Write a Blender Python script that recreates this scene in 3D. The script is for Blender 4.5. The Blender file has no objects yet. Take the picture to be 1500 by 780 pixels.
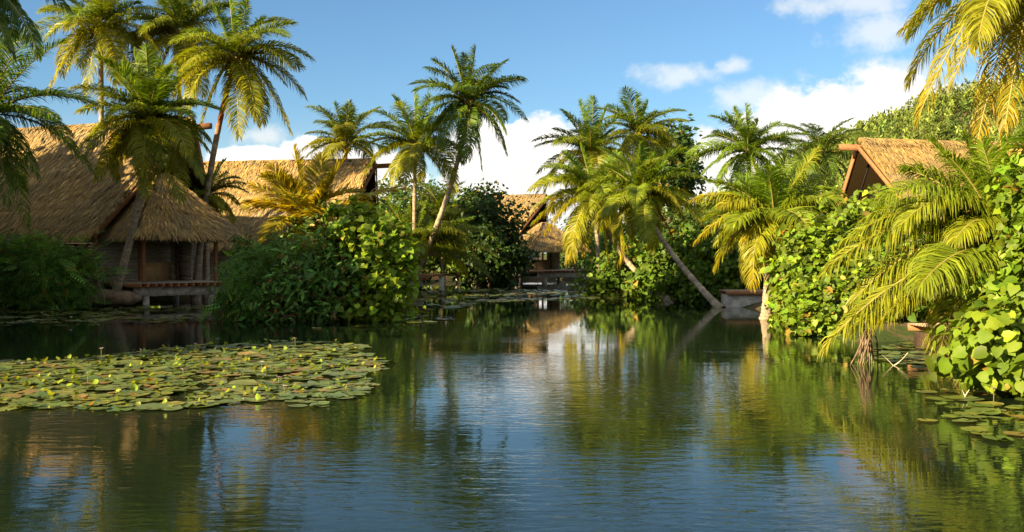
import bpy, math, random
import numpy as np
from mathutils import Vector

R = math.radians
scene = bpy.context.scene
COL = scene.collection
rng = np.random.default_rng(7)
random.seed(7)

# ------------------------------------------------------------------ camera, sky, sun, exposure
F, HZ, CZ = 1440.0, 375.0, 2.5            # focal length and horizon line in photo pixels, eye height over the pond
SUN_AZ, SUN_EL = R(55), R(20)             # sun stands behind the viewer, to the left

cam = bpy.data.cameras.new('camera')
cam.sensor_width = 36.0
cam.lens = 36.0 * F / 1500.0
cam.shift_y = -(390.0 - HZ) / 1500.0
cam.clip_start = 0.1
cam.clip_end = 6000.0
cam_o = bpy.data.objects.new('camera', cam)
COL.objects.link(cam_o)
cam_o.location = (0, 0, CZ)
cam_o.rotation_euler = (R(90), 0, 0)
scene.camera = cam_o

sv = Vector((-math.sin(SUN_AZ) * math.cos(SUN_EL), -math.cos(SUN_AZ) * math.cos(SUN_EL), math.sin(SUN_EL)))
sun = bpy.data.lights.new('sun', 'SUN')
sun.energy = 5.0
sun.angle = R(0.6)
sun.color = (1.0, 0.78, 0.46)
sun_o = bpy.data.objects.new('sun', sun)
COL.objects.link(sun_o)
sun_o.rotation_euler = sv.to_track_quat('Z', 'Y').to_euler()
sun_o.location = (-40, -40, 40)

scene.view_settings.view_transform = 'Standard'
scene.view_settings.look = 'None'
scene.view_settings.gamma = 1.0
scene.view_settings.exposure = 2.05
scene.view_settings.use_curve_mapping = False
scene.render.engine = 'CYCLES'
scene.cycles.max_bounces = 7
scene.cycles.diffuse_bounces = 3
scene.cycles.glossy_bounces = 3
scene.cycles.transmission_bounces = 4
scene.cycles.transparent_max_bounces = 4
scene.cycles.caustics_reflective = False
scene.cycles.caustics_refractive = False
scene.cycles.sample_clamp_indirect = 6.0
scene.cycles.use_denoising = True
try:
    scene.cycles.denoiser = 'OPENIMAGEDENOISE'
    scene.cycles.denoising_input_passes = 'RGB_ALBEDO_NORMAL'
except Exception:
    pass


class NT:
    """small helper round a node tree"""
    def __init__(s, tree):
        s.t = tree

    def n(s, typ, **kw):
        nd = s.t.nodes.new(typ)
        for k, v in kw.items():
            setattr(nd, k, v)
        return nd

    def put(s, sock, v):
        if isinstance(v, bpy.types.NodeSocket):
            s.t.links.new(v, sock)
        elif v is not None:
            sock.default_value = v

    def m(s, op, a, b=None, c=None, clamp=False):
        nd = s.n('ShaderNodeMath', operation=op, use_clamp=clamp)
        for i, v in enumerate((a, b, c)):
            s.put(nd.inputs[i], v)
        return nd.outputs[0]

    def vm(s, op, a, b=None):
        nd = s.n('ShaderNodeVectorMath', operation=op)
        s.put(nd.inputs[0], a)
        if b is not None:
            s.put(nd.inputs[1], b)
        return nd.outputs[0]

    def noise(s, vec, scale, detail=4.0, rough=0.55, dist=0.0):
        nd = s.n('ShaderNodeTexNoise')
        s.put(nd.inputs['Vector'], vec)
        nd.inputs['Scale'].default_value = scale
        nd.inputs['Detail'].default_value = detail
        nd.inputs['Roughness'].default_value = rough
        nd.inputs['Distortion'].default_value = dist
        return nd.outputs[0]

    def ramp(s, fac, a, b, c0=0.0, c1=1.0, smooth=True):
        nd = s.n('ShaderNodeMapRange', interpolation_type='SMOOTHSTEP' if smooth else 'LINEAR', clamp=True)
        s.put(nd.inputs[0], fac)
        for i, v in enumerate((a, b, c0, c1)):
            s.put(nd.inputs[i + 1], v)
        return nd.outputs[0]

    def mix(s, fac, a, b, mode='MIX'):
        nd = s.n('ShaderNodeMix', data_type='RGBA', blend_type=mode)
        s.put(nd.inputs[0], fac)
        s.put(nd.inputs[6], (*a, 1) if isinstance(a, tuple) and len(a) == 3 else a)
        s.put(nd.inputs[7], (*b, 1) if isinstance(b, tuple) and len(b) == 3 else b)
        return nd.outputs[2]


def build_world():
    w = bpy.data.worlds.new('World')
    scene.world = w
    w.use_nodes = True
    k = NT(w.node_tree)
    bg = w.node_tree.nodes['Background']
    sky = k.n('ShaderNodeTexSky', sky_type='NISHITA')
    sky.sun_disc = False
    sky.sun_elevation = SUN_EL
    sky.sun_rotation = math.pi + SUN_AZ
    sky.air_density = 1.0
    sky.dust_density = 0.35
    sky.ozone_density = 3.0
    skyc = k.mix(1.0, sky.outputs[0], (0.59, 0.73, 0.80), 'MULTIPLY')
    d = k.n('ShaderNodeTexCoord').outputs['Generated']
    sep = k.n('ShaderNodeSeparateXYZ')
    k.put(sep.inputs[0], d)
    x, y, z = sep.outputs
    az = k.m('ARCTAN2', x, y)
    el = k.m('ARCSINE', z)
    # slow billowing warp of the cloud outlines
    comb = k.n('ShaderNodeCombineXYZ')
    k.put(comb.inputs[0], az)
    k.put(comb.inputs[1], k.m('MULTIPLY', el, 1.25))
    p = comb.outputs[0]
    n1 = k.noise(p, 13.0, 8.0, 0.58, 0.25)
    n2 = k.noise(p, 48.0, 6.0, 0.6)

    def blob(px, py, rx, ry):
        a = math.atan((px - 750) / F)
        e = math.atan((HZ - py) / F * math.cos(a))
        dx = k.m('DIVIDE', k.m('SUBTRACT', az, a), rx / F)
        dy = k.m('DIVIDE', k.m('SUBTRACT', el, e), ry / F)
        return k.m('SUBTRACT', 1.0, k.m('SQRT', k.m('ADD', k.m('MULTIPLY', dx, dx), k.m('MULTIPLY', dy, dy))))

    def union(lst):
        r = lst[0]
        for q in lst[1:]:
            r = k.m('SMOOTH_MAX', r, q, 0.12)
        return r
    # cumulus banks that stand over the trees
    big = union([blob(*b) for b in (
        (712, 242, 78, 88), (790, 232, 78, 78), (745, 290, 150, 85), (850, 270, 110, 70), (930, 290, 150, 70),
        (1055, 250, 60, 72), (1120, 232, 85, 72), (1215, 195, 110, 88), (1300, 175, 105, 70), (1210, 270, 170, 90), (1400, 200, 130, 80),
        (450, 226, 48, 26), (370, 236, 85, 26), (545, 258, 110, 45))])
    # the bank goes on round the unseen horizon, made taller for fill light
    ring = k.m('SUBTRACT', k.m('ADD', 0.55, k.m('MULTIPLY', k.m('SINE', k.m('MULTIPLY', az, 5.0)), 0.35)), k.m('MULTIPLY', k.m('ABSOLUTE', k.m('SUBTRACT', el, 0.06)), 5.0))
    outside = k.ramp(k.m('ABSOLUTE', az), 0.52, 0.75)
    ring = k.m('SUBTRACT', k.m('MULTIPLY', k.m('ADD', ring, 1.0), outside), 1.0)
    over = k.m('ADD', k.m('MULTIPLY', k.m('SUBTRACT', k.noise(d, 3.0, 4.0, 0.5), 0.5), 3.2), 0.08)      # scattered cumulus added out of view to brighten the shade
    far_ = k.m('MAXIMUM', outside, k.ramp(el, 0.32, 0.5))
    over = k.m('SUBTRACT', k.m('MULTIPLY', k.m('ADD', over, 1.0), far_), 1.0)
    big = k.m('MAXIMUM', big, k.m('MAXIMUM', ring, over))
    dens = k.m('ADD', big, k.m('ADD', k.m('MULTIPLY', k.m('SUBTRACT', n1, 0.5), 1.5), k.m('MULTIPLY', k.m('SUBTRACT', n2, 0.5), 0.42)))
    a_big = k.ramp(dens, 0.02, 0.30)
    # thin drifting scraps higher up
    thin = union([blob(*b) for b in (
        (1000, 110, 75, 24), (1072, 97, 40, 18), (1110, 140, 95, 30), (1280, 48, 80, 36), (1240, 5, 120, 30), (1190, 150, 90, 45), (1340, 110, 120, 40), (380, 200, 60, 22))])
    tdens = k.m('ADD', thin, k.m('ADD', k.m('MULTIPLY', k.m('SUBTRACT', n1, 0.5), 2.2), k.m('MULTIPLY', k.m('SUBTRACT', n2, 0.5), 1.2)))
    a_thin = k.m('MULTIPLY', k.ramp(tdens, 0.0, 0.9), 0.6)
    # pale air near the horizon
    haze = k.ramp(el, 0.0, 0.16, 0.5, 0.0)
    c0 = k.mix(haze, skyc, (5.0, 5.2, 4.9))
    c1 = k.mix(a_thin, c0, (5.4, 5.3, 4.9))
    # sunlit fronts and softer grey folds
    off = k.vm('ADD', p, (0.012, -0.022, 0.0))
    n1b = k.noise(off, 13.0, 8.0, 0.58, 0.25)
    lit = k.ramp(k.m('ADD', k.m('MULTIPLY', k.m('SUBTRACT', n1b, n1), 5.0), k.m('MULTIPLY', k.m('SUBTRACT', n2, 0.5), 0.8)), -0.35, 0.35)
    low = k.ramp(el, 0.05, 0.15)
    cc = k.mix(k.m('MULTIPLY', k.m('ADD', lit, 0.12), k.m('ADD', k.m('MULTIPLY', low, 0.45), 0.55), clamp=True), (4.9, 4.8, 4.6), (7.8, 7.4, 6.8))
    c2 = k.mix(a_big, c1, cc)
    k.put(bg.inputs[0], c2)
    bg.inputs[1].default_value = 0.05


build_world()


# ------------------------------------------------------------------ helpers
def W(px, py, D):
    """photo pixel at distance D (metres along the view) -> place in the world"""
    return np.array([(px - 750) / F * D, D, CZ + (HZ - py) / F * D])


def G(px, py, z=0.0):
    """photo pixel on a level surface at height z -> place in the world"""
    D = F * (CZ - z) / (py - HZ)
    return np.array([(px - 750) / F * D, D, z])


def nrm(v):
    return v / np.maximum(np.linalg.norm(v, axis=-1, keepdims=True), 1e-9)


class Geo:
    """collects vertices, faces (3 or 4 corners), colour per vertex, material index per face"""
    def __init__(s):
        s.v, s.c, s.f, s.m, s.n = [], [], [], [], 0

    def add(s, v, f, c=(0.5, 0.5, 0.5), mat=0):
        v = np.asarray(v, float).reshape(-1, 3)
        f = np.asarray(f, int)
        c = np.asarray(c, float)
        if c.ndim == 1:
            c = np.tile(c, (len(v), 1))
        s.v.append(v)
        s.c.append(c)
        s.f.append(f + s.n)
        s.m.append(np.full(len(f), mat, int))
        s.n += len(v)
        return s

    def mesh(s, name, mats, origin=(0, 0, 0), smooth=False):
        me = bpy.data.meshes.new(name)
        v = np.concatenate(s.v) - np.asarray(origin, float)
        c = np.concatenate(s.c)
        tot = np.concatenate([np.full(len(f), f.shape[1]) for f in s.f])
        idx = np.concatenate([f.ravel() for f in s.f])
        mi = np.concatenate(s.m)
        me.vertices.add(len(v))
        me.vertices.foreach_set('co', v.astype(np.float32).ravel())
        me.loops.add(len(idx))
        me.loops.foreach_set('vertex_index', idx.astype(np.int32))
        me.polygons.add(len(tot))
        st = np.concatenate([[0], np.cumsum(tot)[:-1]])
        me.polygons.foreach_set('loop_start', st.astype(np.int32))
        me.polygons.foreach_set('loop_total', tot.astype(np.int32))
        me.polygons.foreach_set('material_index', mi.astype(np.int32))
        if smooth:
            me.polygons.foreach_set('use_smooth', np.ones(len(tot), bool))
        me.update(calc_edges=True)
        at = me.attributes.new('tint', 'FLOAT_COLOR', 'POINT')
        at.data.foreach_set('color', np.hstack([np.clip(c, 0, 1), np.ones((len(c), 1))]).astype(np.float32).ravel())
        for m_ in (mats if isinstance(mats, (list, tuple)) else [mats]):
            me.materials.append(m_)
        return me

    def obj(s, name, mats, parent=None, origin=None, smooth=False, kind=None):
        o0 = np.asarray(parent.location if (parent is not None and origin is None) else (origin if origin is not None else (0, 0, 0)), float)
        o = bpy.data.objects.new(name, s.mesh(name, mats, o0, smooth))
        COL.objects.link(o)
        if parent is not None:
            o.parent = parent
        elif origin is not None:
            o.location = tuple(o0)
        if kind:
            o['kind'] = kind
        return o


def empty(name, loc, label, cat, group=None):
    o = bpy.data.objects.new(name, None)
    COL.objects.link(o)
    o.location = tuple(float(q) for q in loc)
    o.empty_display_size = 0.3
    return tag(o, label, cat, group)


def tag(o, label, cat, group=None, kind=None):
    o['label'] = label
    o['category'] = cat
    if group:
        o['group'] = group
    if kind:
        o['kind'] = kind
    return o


BOXF = np.array([[0, 3, 2, 1], [4, 5, 6, 7], [0, 1, 5, 4], [1, 2, 6, 5], [2, 3, 7, 6], [3, 0, 4, 7]])


def box_v(c, half, X=(1, 0, 0), Y=(0, 1, 0), Z=(0, 0, 1)):
    c, X, Y, Z = (np.asarray(q, float) for q in (c, X, Y, Z))
    return np.array([c + X * half[0] * i + Y * half[1] * j + Z * half[2] * k for k in (-1, 1) for i, j in ((-1, -1), (1, -1), (1, 1), (-1, 1))])


def beam_v(a, b, w, h, up=(0, 0, 1)):
    """box along a-b, w wide, h tall"""
    a, b = np.asarray(a, float), np.asarray(b, float)
    X = nrm(b - a)
    Y = nrm(np.cross(np.asarray(up, float), X))
    Z = np.cross(X, Y)
    return box_v((a + b) / 2, (np.linalg.norm(b - a) / 2, w / 2, h / 2), X, Y, Z)


def tube(g, P, rad, col, sides=8, mat=0, cap=True):
    P = np.asarray(P, float)
    n = len(P)
    T = nrm(np.gradient(P, axis=0))
    ref = np.array([0.13, 0.97, 0.2])
    S = nrm(np.cross(T, ref))
    N = np.cross(S, T)
    a = np.linspace(0, 2 * math.pi, sides, endpoint=False)
    rad = np.broadcast_to(np.asarray(rad, float), (n,))
    V = P[:, None] + (S[:, None] * np.cos(a)[None, :, None] + N[:, None] * np.sin(a)[None, :, None]) * rad[:, None, None]
    i = np.arange(n - 1)[:, None] * sides
    j = np.arange(sides)[None]
    j2 = (j + 1) % sides
    f = np.stack([i + j, i + j2, i + sides + j2, i + sides + j], -1).reshape(-1, 4)
    c = np.asarray(col, float)
    if c.ndim == 2:
        c = np.repeat(c, sides, 0)
    g.add(V.reshape(-1, 3), f, c, mat)


def bez(P0, P1, P2, t):
    t = np.asarray(t)[:, None]
    return (1 - t) ** 2 * P0 + 2 * t * (1 - t) * P1 + t * t * P2


def vnoise(x, y, seed=0):
    """cheap smooth noise for shapes, -1..1"""
    r = np.random.default_rng(seed)
    out = 0
    amp = 1.0
    for k in range(5):
        ph = r.uniform(0, 6.28, 4)
        fx, fy = r.uniform(0.6, 1.4, 2) * (1.9 ** k)
        out = out + amp * np.sin(x * fx + ph[0] + 1.7 * np.sin(y * fy * 0.7 + ph[1])) * np.sin(y * fy + ph[2] + 1.3 * np.sin(x * fx * 0.8 + ph[3]))
        amp *= 0.55
    return out / 1.9


# ------------------------------------------------------------------ materials
MATS = {}


def material(name, build):
    m_ = bpy.data.materials.new(name)
    m_.use_nodes = True
    k = NT(m_.node_tree)
    m_.node_tree.nodes.clear()
    out = k.n('ShaderNodeOutputMaterial')
    k.put(out.inputs['Surface'], build(k))
    MATS[name] = m_
    return m_


def principled(k, col, rough=0.7, spec=0.3, normal=None):
    b = k.n('ShaderNodeBsdfPrincipled')
    k.put(b.inputs['Base Color'], (*col, 1) if isinstance(col, tuple) and len(col) == 3 else col)
    k.put(b.inputs['Roughness'], rough)
    b.inputs['Specular IOR Level'].default_value = spec
    if normal is not None:
        k.put(b.inputs['Normal'], normal)
    return b.outputs[0]


def tint(k):
    return k.n('ShaderNodeAttribute', attribute_name='tint').outputs['Color']


def bump(k, h, strength=0.5, dist=0.02):
    b = k.n('ShaderNodeBump')
    k.put(b.inputs['Height'], h)
    k.put(b.inputs['Strength'], strength)
    k.put(b.inputs['Distance'], dist)
    return b.outputs[0]


def leaf_mat(name, trans=0.42, rough=0.42, spec=0.35, back=(1.45, 1.25, 0.42), per_object=False):
    def f(k):
        c = tint(k)
        geo = k.n('ShaderNodeNewGeometry')
        nz = k.noise(geo.outputs['Position'], 3.0, 3.0)
        c = k.mix(k.ramp(nz, 0.3, 0.7), k.mix(1.0, c, (0.82, 0.86, 0.8), 'MULTIPLY'), k.mix(1.0, c, (1.16, 1.1, 1.0), 'MULTIPLY'))
        if per_object:
            oi = k.n('ShaderNodeObjectInfo').outputs['Random']
            c = k.mix(oi, k.mix(1.0, c, (0.75, 0.85, 0.8), 'MULTIPLY'), k.mix(1.0, c, (1.25, 1.12, 1.0), 'MULTIPLY'))
        a = principled(k, c, rough, spec)
        t = k.n('ShaderNodeBsdfTranslucent')
        k.put(t.inputs[0], k.mix(1.0, c, back, 'MULTIPLY'))
        mx = k.n('ShaderNodeMixShader')
        mx.inputs[0].default_value = trans
        k.put(mx.inputs[1], a)
        k.put(mx.inputs[2], t.outputs[0])
        return mx.outputs[0]
    return material(name, f)


leaf_mat('palm_leaflet', 0.52, 0.42, 0.3)
leaf_mat('broad_leaf', 0.42, 0.5, 0.25)
leaf_mat('big_leaf', 0.42, 0.55, 0.2, per_object=True)
leaf_mat('far_leaf', 0.30, 0.6, 0.15)
leaf_mat('lily_leaf', 0.12, 0.35, 0.4, per_object=True)
leaf_mat('petal', 0.35, 0.5, 0.3, (1.2, 1.1, 1.1))


def m_tinted(name, scale, rough=0.85, amp=0.35, bstr=0.5, bdist=0.02, stretch=(1, 1, 1), spec=0.15):
    def f(k):
        co = k.n('ShaderNodeNewGeometry').outputs['Position']
        co = k.vm('MULTIPLY', co, stretch)
        n_ = k.noise(co, scale, 6.0, 0.65)
        c = k.mix(k.ramp(n_, 0.3, 0.72), k.mix(1.0, tint(k), (1 - amp, 1 - amp, 1 - amp), 'MULTIPLY'), k.mix(1.0, tint(k), (1 + amp, 1 + amp, 1 + amp * 0.9), 'MULTIPLY'))
        return principled(k, c, rough, spec, bump(k, n_, bstr, bdist))
    return material(name, f)


m_tinted('bark', 9.0, 0.9, 0.35, 0.6, 0.03)
m_tinted('timber', 6.0, 0.7, 0.22, 0.3, 0.008, (1, 1, 2))
m_tinted('thatch_straw', 14.0, 0.95, 0.25, 0.3, 0.01, (1, 1, 0.3), 0.05)
m_tinted('concrete', 4.0, 0.85, 0.4, 0.4, 0.01)
m_tinted('rachis', 6.0, 0.5, 0.15, 0.1, 0.005, spec=0.3)
m_tinted('rock', 3.0, 0.9, 0.4, 0.8, 0.06)


def f_ground(k):
    co = k.n('ShaderNodeNewGeometry').outputs['Position']
    a = k.noise(co, 0.5, 6.0, 0.6)
    b = k.noise(co, 6.0, 6.0, 0.7)
    soil = k.mix(b, (0.055, 0.036, 0.02), (0.17, 0.115, 0.062))
    green = k.mix(b, (0.018, 0.034, 0.008), (0.06, 0.085, 0.02))
    c = k.mix(k.ramp(a, 0.42, 0.58), soil, green)
    return principled(k, c, 0.95, 0.1, bump(k, b, 0.8, 0.06))


def f_water(k):
    co = k.n('ShaderNodeNewGeometry').outputs['Position']
    # cat's-paw patches: some of the pond is stirred, some lies glassy
    patch = k.ramp(k.noise(k.vm('MULTIPLY', co, (0.10, 0.16, 1)), 1.0, 3.0, 0.5), 0.36, 0.62)
    sep = k.n('ShaderNodeSeparateXYZ')
    k.put(sep.inputs[0], co)
    open_ = k.ramp(sep.outputs[1], 18.0, 40.0, 1.0, 0.10)      # the sheltered far end is calmer
    fine = k.noise(k.vm('MULTIPLY', co, (2.6, 7.0, 1)), 1.0, 3.0, 0.5, 0.5)
    mid = k.noise(k.vm('MULTIPLY', co, (0.7, 1.6, 1)), 1.0, 3.0, 0.5, 0.4)
    h = k.m('ADD', k.m('MULTIPLY', fine, k.m('ADD', k.m('MULTIPLY', patch, 0.75), 0.08)), k.m('MULTIPLY', mid, 0.5))
    nm = bump(k, k.m('MULTIPLY', h, open_), 1.0, 0.009)
    deep = k.mix(k.noise(co, 0.2, 2.0), (0.006, 0.012, 0.006), (0.010, 0.017, 0.008))
    b = k.n('ShaderNodeBsdfPrincipled')
    k.put(b.inputs['Base Color'], deep)
    b.inputs['Roughness'].default_value = 0.02
    b.inputs['IOR'].default_value = 1.33
    k.put(b.inputs['Normal'], nm)
    return b.outputs[0]


material('ground', f_ground)
material('water', f_water)
M = MATS


# ------------------------------------------------------------------ terrain, pond, hill
POND = np.array([(-9, 3.5), (-13, 8), (-18, 18), (-24, 30), (-26, 42)]
                + [tuple(G(*q)[:2]) for q in ((0, 453), (70, 449), (125, 446), (170, 444))] + [(-19.3, 56.5), (-13.0, 58.5), (-13.5, 66)]
                + [tuple(G(*q)[:2]) for q in ((560, 424), (600, 416), (650, 413), (720, 411), (800, 409), (862, 412), (885, 424), (940, 433), (985, 438), (1055, 446),
                                              (1118, 455), (1150, 474), (1200, 491), (1262, 503))]
                + [tuple(G(*q)[:2]) for q in ((1330, 499), (1425, 498), (1445, 540), (1500, 573))] + [(12.5, 15), (12, 8), (10, 3.5)])
ISLES = [(-8.0, 39.2, 3.4, 1.7)]


def pond_sd(x, y):
    """signed distance to the shoreline, negative over water"""
    sh = x.shape
    p = np.stack([x.ravel(), y.ravel()], 1)
    d = np.full(len(p), 1e9)
    inside = np.zeros(len(p), bool)
    A = POND
    B = np.roll(POND, -1, 0)
    for a, b in zip(A, B):
        e = b - a
        t = np.clip(((p - a) @ e) / (e @ e), 0, 1)
        d = np.minimum(d, np.hypot(*(p - a - t[:, None] * e).T))
        c = (a[1] > p[:, 1]) != (b[1] > p[:, 1])
        with np.errstate(divide='ignore', invalid='ignore'):
            xi = a[0] + (p[:, 1] - a[1]) * e[0] / (e[1] if e[1] else 1e-9)
        inside ^= c & (p[:, 0] < xi)
    s = np.where(inside, -d, d)
    for (cx, cy, rx, ry) in ISLES:
        q = np.hypot((p[:, 0] - cx) / rx, (p[:, 1] - cy) / ry)
        s = np.maximum(s, (1 - q) * min(rx, ry))
    return s.reshape(sh)


def ground_z(x, y):
    x, y = np.asarray(x, float), np.asarray(y, float)
    s = pond_sd(np.atleast_1d(x), np.atleast_1d(y))
    n_ = vnoise(np.atleast_1d(x) * 0.8, np.atleast_1d(y) * 0.8, 3)
    z = np.where(s < 0, np.maximum(-1.2, s * 0.5), np.minimum(0.75, 0.55 * (1 - np.exp(-s * 0.9))) + 0.10 * n_ * np.clip(s, 0, 1))
    return z.reshape(x.shape) if x.shape else float(z[0])


def grid_obj(name, xs, ys, fz, mat):
    X, Y = np.meshgrid(xs, ys)
    Z = fz(X, Y)
    nx, ny = len(xs), len(ys)
    i = np.arange(ny - 1)[:, None] * nx
    j = np.arange(nx - 1)[None]
    f = np.stack([i + j, i + j + 1, i + nx + j + 1, i + nx + j], -1).reshape(-1, 4)
    o = Geo().add(np.stack([X, Y, Z], -1).reshape(-1, 3), f).obj(name, mat, smooth=True)
    o['kind'] = 'structure'
    return o


xs = np.concatenate([[-3000, -1200, -500, -200, -100, -70, -55], np.arange(-45, 45.1, 0.45), [55, 70, 100, 200, 500, 1200, 3000]])
ys = np.concatenate([[-1500, -500, -150, -50, -25, -12], np.arange(-4, 122, 0.45), [126, 135, 150, 200, 300, 600, 1300, 3500]])
grid_obj('ground', xs, ys, ground_z, M['ground'])
wx, wy = np.linspace(-34, 40, 38), np.linspace(1, 118, 60)
grid_obj('water', wx, wy, lambda X, Y: np.zeros_like(X), M['water'])

CREST = ([-60, 20, 79, 105, 128, 148, 166, 190, 219, 260, 330, 420, 600], [2, 4, 18, 32, 44, 53, 60, 67, 71, 78, 84, 70, 20])


def hill_z(X, Y):
    c = np.interp(X, *CREST)
    t = np.clip((Y - 210) / 210, 0, 1)
    t = t * t * (3 - 2 * t)
    back = np.clip((Y - 430) / 260, 0, 1)
    return (c + 3 * vnoise(X * 0.04, Y * 0.04, 5)) * t * (1 - 0.9 * back * back) - 1.0


grid_obj('hill', np.linspace(-60, 600, 100), np.linspace(205, 690, 80), hill_z, M['ground'])


# ------------------------------------------------------------------ leaf shapes and scattering
def T_heart(fold=0.18, curl=0.15):
    v = [(0, 0, 0), (-0.30, -0.12, fold * 0.6), (-0.52, 0.18, fold), (-0.40, 0.60, fold * 0.7), (0, 1.0, -curl), (0.40, 0.60, fold * 0.7), (0.52, 0.18, fold), (0.30, -0.12, fold * 0.6), (0, 0.5, 0.02)]
    f = [(0, 8, 2, 1), (8, 4, 3, 2), (8, 6, 5, 4), (0, 7, 6, 8)]
    return np.array(v), np.array(f)


def T_lance(w=0.2, curl=0.12):
    v = [(0, 0, 0), (-w, 0.45, 0.06), (0, 0.5, 0), (w, 0.45, 0.06), (0, 1, -curl)]
    return np.array(v), np.array([(0, 2, 4, 1), (0, 3, 4, 2)])


def T_pinnate(n_=6, w=0.05, l=0.26):
    v, f = [], []
    for i in range(n_):
        t = 0.15 + 0.8 * i / (n_ - 1)
        s = l * math.sin(math.pi * (0.2 + 0.7 * t))
        for sd in (-1, 1):
            b = len(v)
            v += [(0, t, -0.10 * t * t), (sd * s * 0.5, t + w * 1.6, 0.02 - 0.10 * t * t), (sd * s, t + 0.09, -0.06 - 0.10 * t * t), (sd * s * 0.5, t - w * 0.6, 0.02 - 0.10 * t * t)]
            f.append((b, b + 1, b + 2, b + 3))
    return np.array(v), np.array(f)


DIAM = (np.array([(0, 0, 0), (-0.3, 0.45, 0.04), (0, 1, -0.1), (0.3, 0.45, 0.04)]), np.array([(0, 3, 2, 1)]))
HEART, LANCE, PINN = T_heart(), T_lance(), T_pinnate()
LANCE_W = T_lance(0.3, 0.1)


def put_leaves(g, P, N, T, size, tmpl, col, mat=0):
    v, f = tmpl
    N = nrm(N)
    T = nrm(T - (T * N).sum(-1, keepdims=True) * N)
    S = np.cross(T, N)
    size = np.broadcast_to(np.asarray(size, float), (len(P),))
    V = P[:, None] + size[:, None, None] * (v[None, :, 0:1] * S[:, None] + v[None, :, 1:2] * T[:, None] + v[None, :, 2:3] * N[:, None])
    k = len(v)
    FF = (f[None] + (np.arange(len(P)) * k)[:, None, None]).reshape(-1, f.shape[1])
    g.add(V.reshape(-1, 3), FF, np.repeat(col, k, 0), mat)


def leaf_cols(n_, base, var=0.25, alt=None, p_alt=0.0, r=rng):
    c = np.tile(np.asarray(base, float), (n_, 1))
    if alt is not None:
        k = r.random(n_) < p_alt
        c[k] = np.asarray(alt, float)
    c *= r.lognormal(0, var, (n_, 1))
    c *= 1 + r.normal(0, 0.08, (n_, 3))
    return np.clip(c, 0.002, 0.6)


def ball(n_, r=rng):
    return nrm(r.normal(size=(n_, 3)))


def clumps_in(blobs, n_, r, shell=0.55):
    """clump centres spread through the outer part of several ellipsoids; returns centres and outward normals"""
    vol = np.array([b[3] * b[4] * b[5] for b in blobs]) ** (2 / 3)
    which = r.choice(len(blobs), n_, p=vol / vol.sum())
    B = np.array(blobs, float)[which]
    d = ball(n_, r)
    rad = (shell + (1.05 - shell) * r.random(n_) ** 0.6)[:, None]
    rad = rad * (1 + 0.22 * r.normal(size=(n_, 1)))
    P = B[:, :3] + d * B[:, 3:6] * rad
    return P, nrm(d / B[:, 3:6])


def foliage(g, blobs, n_cl, per, tmpl, size, col, r, clump=0.35, var=0.28, alt=(0.24, 0.17, 0.03), p_alt=0.03, zmin=None, up=0.55, droop=0.35, clump_var=0.25, flat=0.7):
    C, Nn = clumps_in(blobs, n_cl, r)
    if zmin is not None:
        k = C[:, 2] > zmin
        C, Nn = C[k], Nn[k]
    n_ = len(C) * per
    P = np.repeat(C, per, 0) + r.normal(size=(n_, 3)) * np.array([1, 1, flat]) * clump * 0.55
    out = np.repeat(Nn, per, 0)
    N = nrm(out * 0.5 + np.array([0, 0, up * 0.7]) + np.array(sv) * 0.35 + r.normal(size=(n_, 3)) * 0.5)
    T = nrm(out * 0.6 + np.array([0, 0, -droop]) + r.normal(size=(n_, 3)) * 0.7)
    c = leaf_cols(n_, col, var, alt, p_alt, r) * np.repeat(r.lognormal(0, clump_var, (len(C), 1)), per, 0)
    ns, q = max(1, len(C) // 9), 9
    pick = r.choice(len(C), ns)
    dr_ = nrm(Nn[pick] * 0.7 + np.array([0, 0, 0.75]) + r.normal(size=(ns, 3)) * 0.45)
    ls = clump * r.uniform(1.0, 2.6, (ns, 1, 1))
    tt = np.linspace(0.15, 1.0, q)[None, :, None]
    sp = (C[pick][:, None] + dr_[:, None] * ls * tt + np.array([0, 0, -0.25]) * ls * tt ** 2).reshape(-1, 3) + r.normal(size=(ns * q, 3)) * size * 0.35
    P = np.vstack([P, sp])
    N = np.vstack([N, nrm(np.array([0, 0, 0.6]) + np.array(sv) * 0.4 + r.normal(size=(ns * q, 3)) * 0.5)])
    T = np.vstack([T, nrm(np.repeat(dr_, q, 0) * 0.6 + np.array([0, 0, -droop]) + r.normal(size=(ns * q, 3)) * 0.6)])
    c = np.vstack([c, leaf_cols(ns * q, np.asarray(col) * 1.15, var, alt, p_alt * 2, r)])
    n_ += ns * q
    if zmin is not None:
        P[:, 2] = np.maximum(P[:, 2], zmin + 0.03 + 0.15 * r.random(n_))
    put_leaves(g, P, N, T, size * np.clip(r.lognormal(-0.05, 0.32, n_), 0.4, 1.5), tmpl, np.clip(c, 0.002, 0.6))
    return C


def branches(base, C, r, k=14, r0=0.05, col=(0.11, 0.08, 0.05)):
    g = Geo()
    base = np.asarray(base, float)
    for q in C[r.choice(len(C), min(k, len(C)), replace=False)]:
        m_ = (base + q) / 2 + np.array([r.normal() * 0.25, r.normal() * 0.25, 0.15 * abs(q[2] - base[2])])
        b0 = base + np.array([r.normal() * 0.15, r.normal() * 0.15, 0])
        t = np.linspace(0, 1, 7)
        tube(g, bez(b0, m_, q, t), r0 * (1 - 0.8 * t), np.array(col) * r.uniform(0.7, 1.4), 5)
    return g


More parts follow.
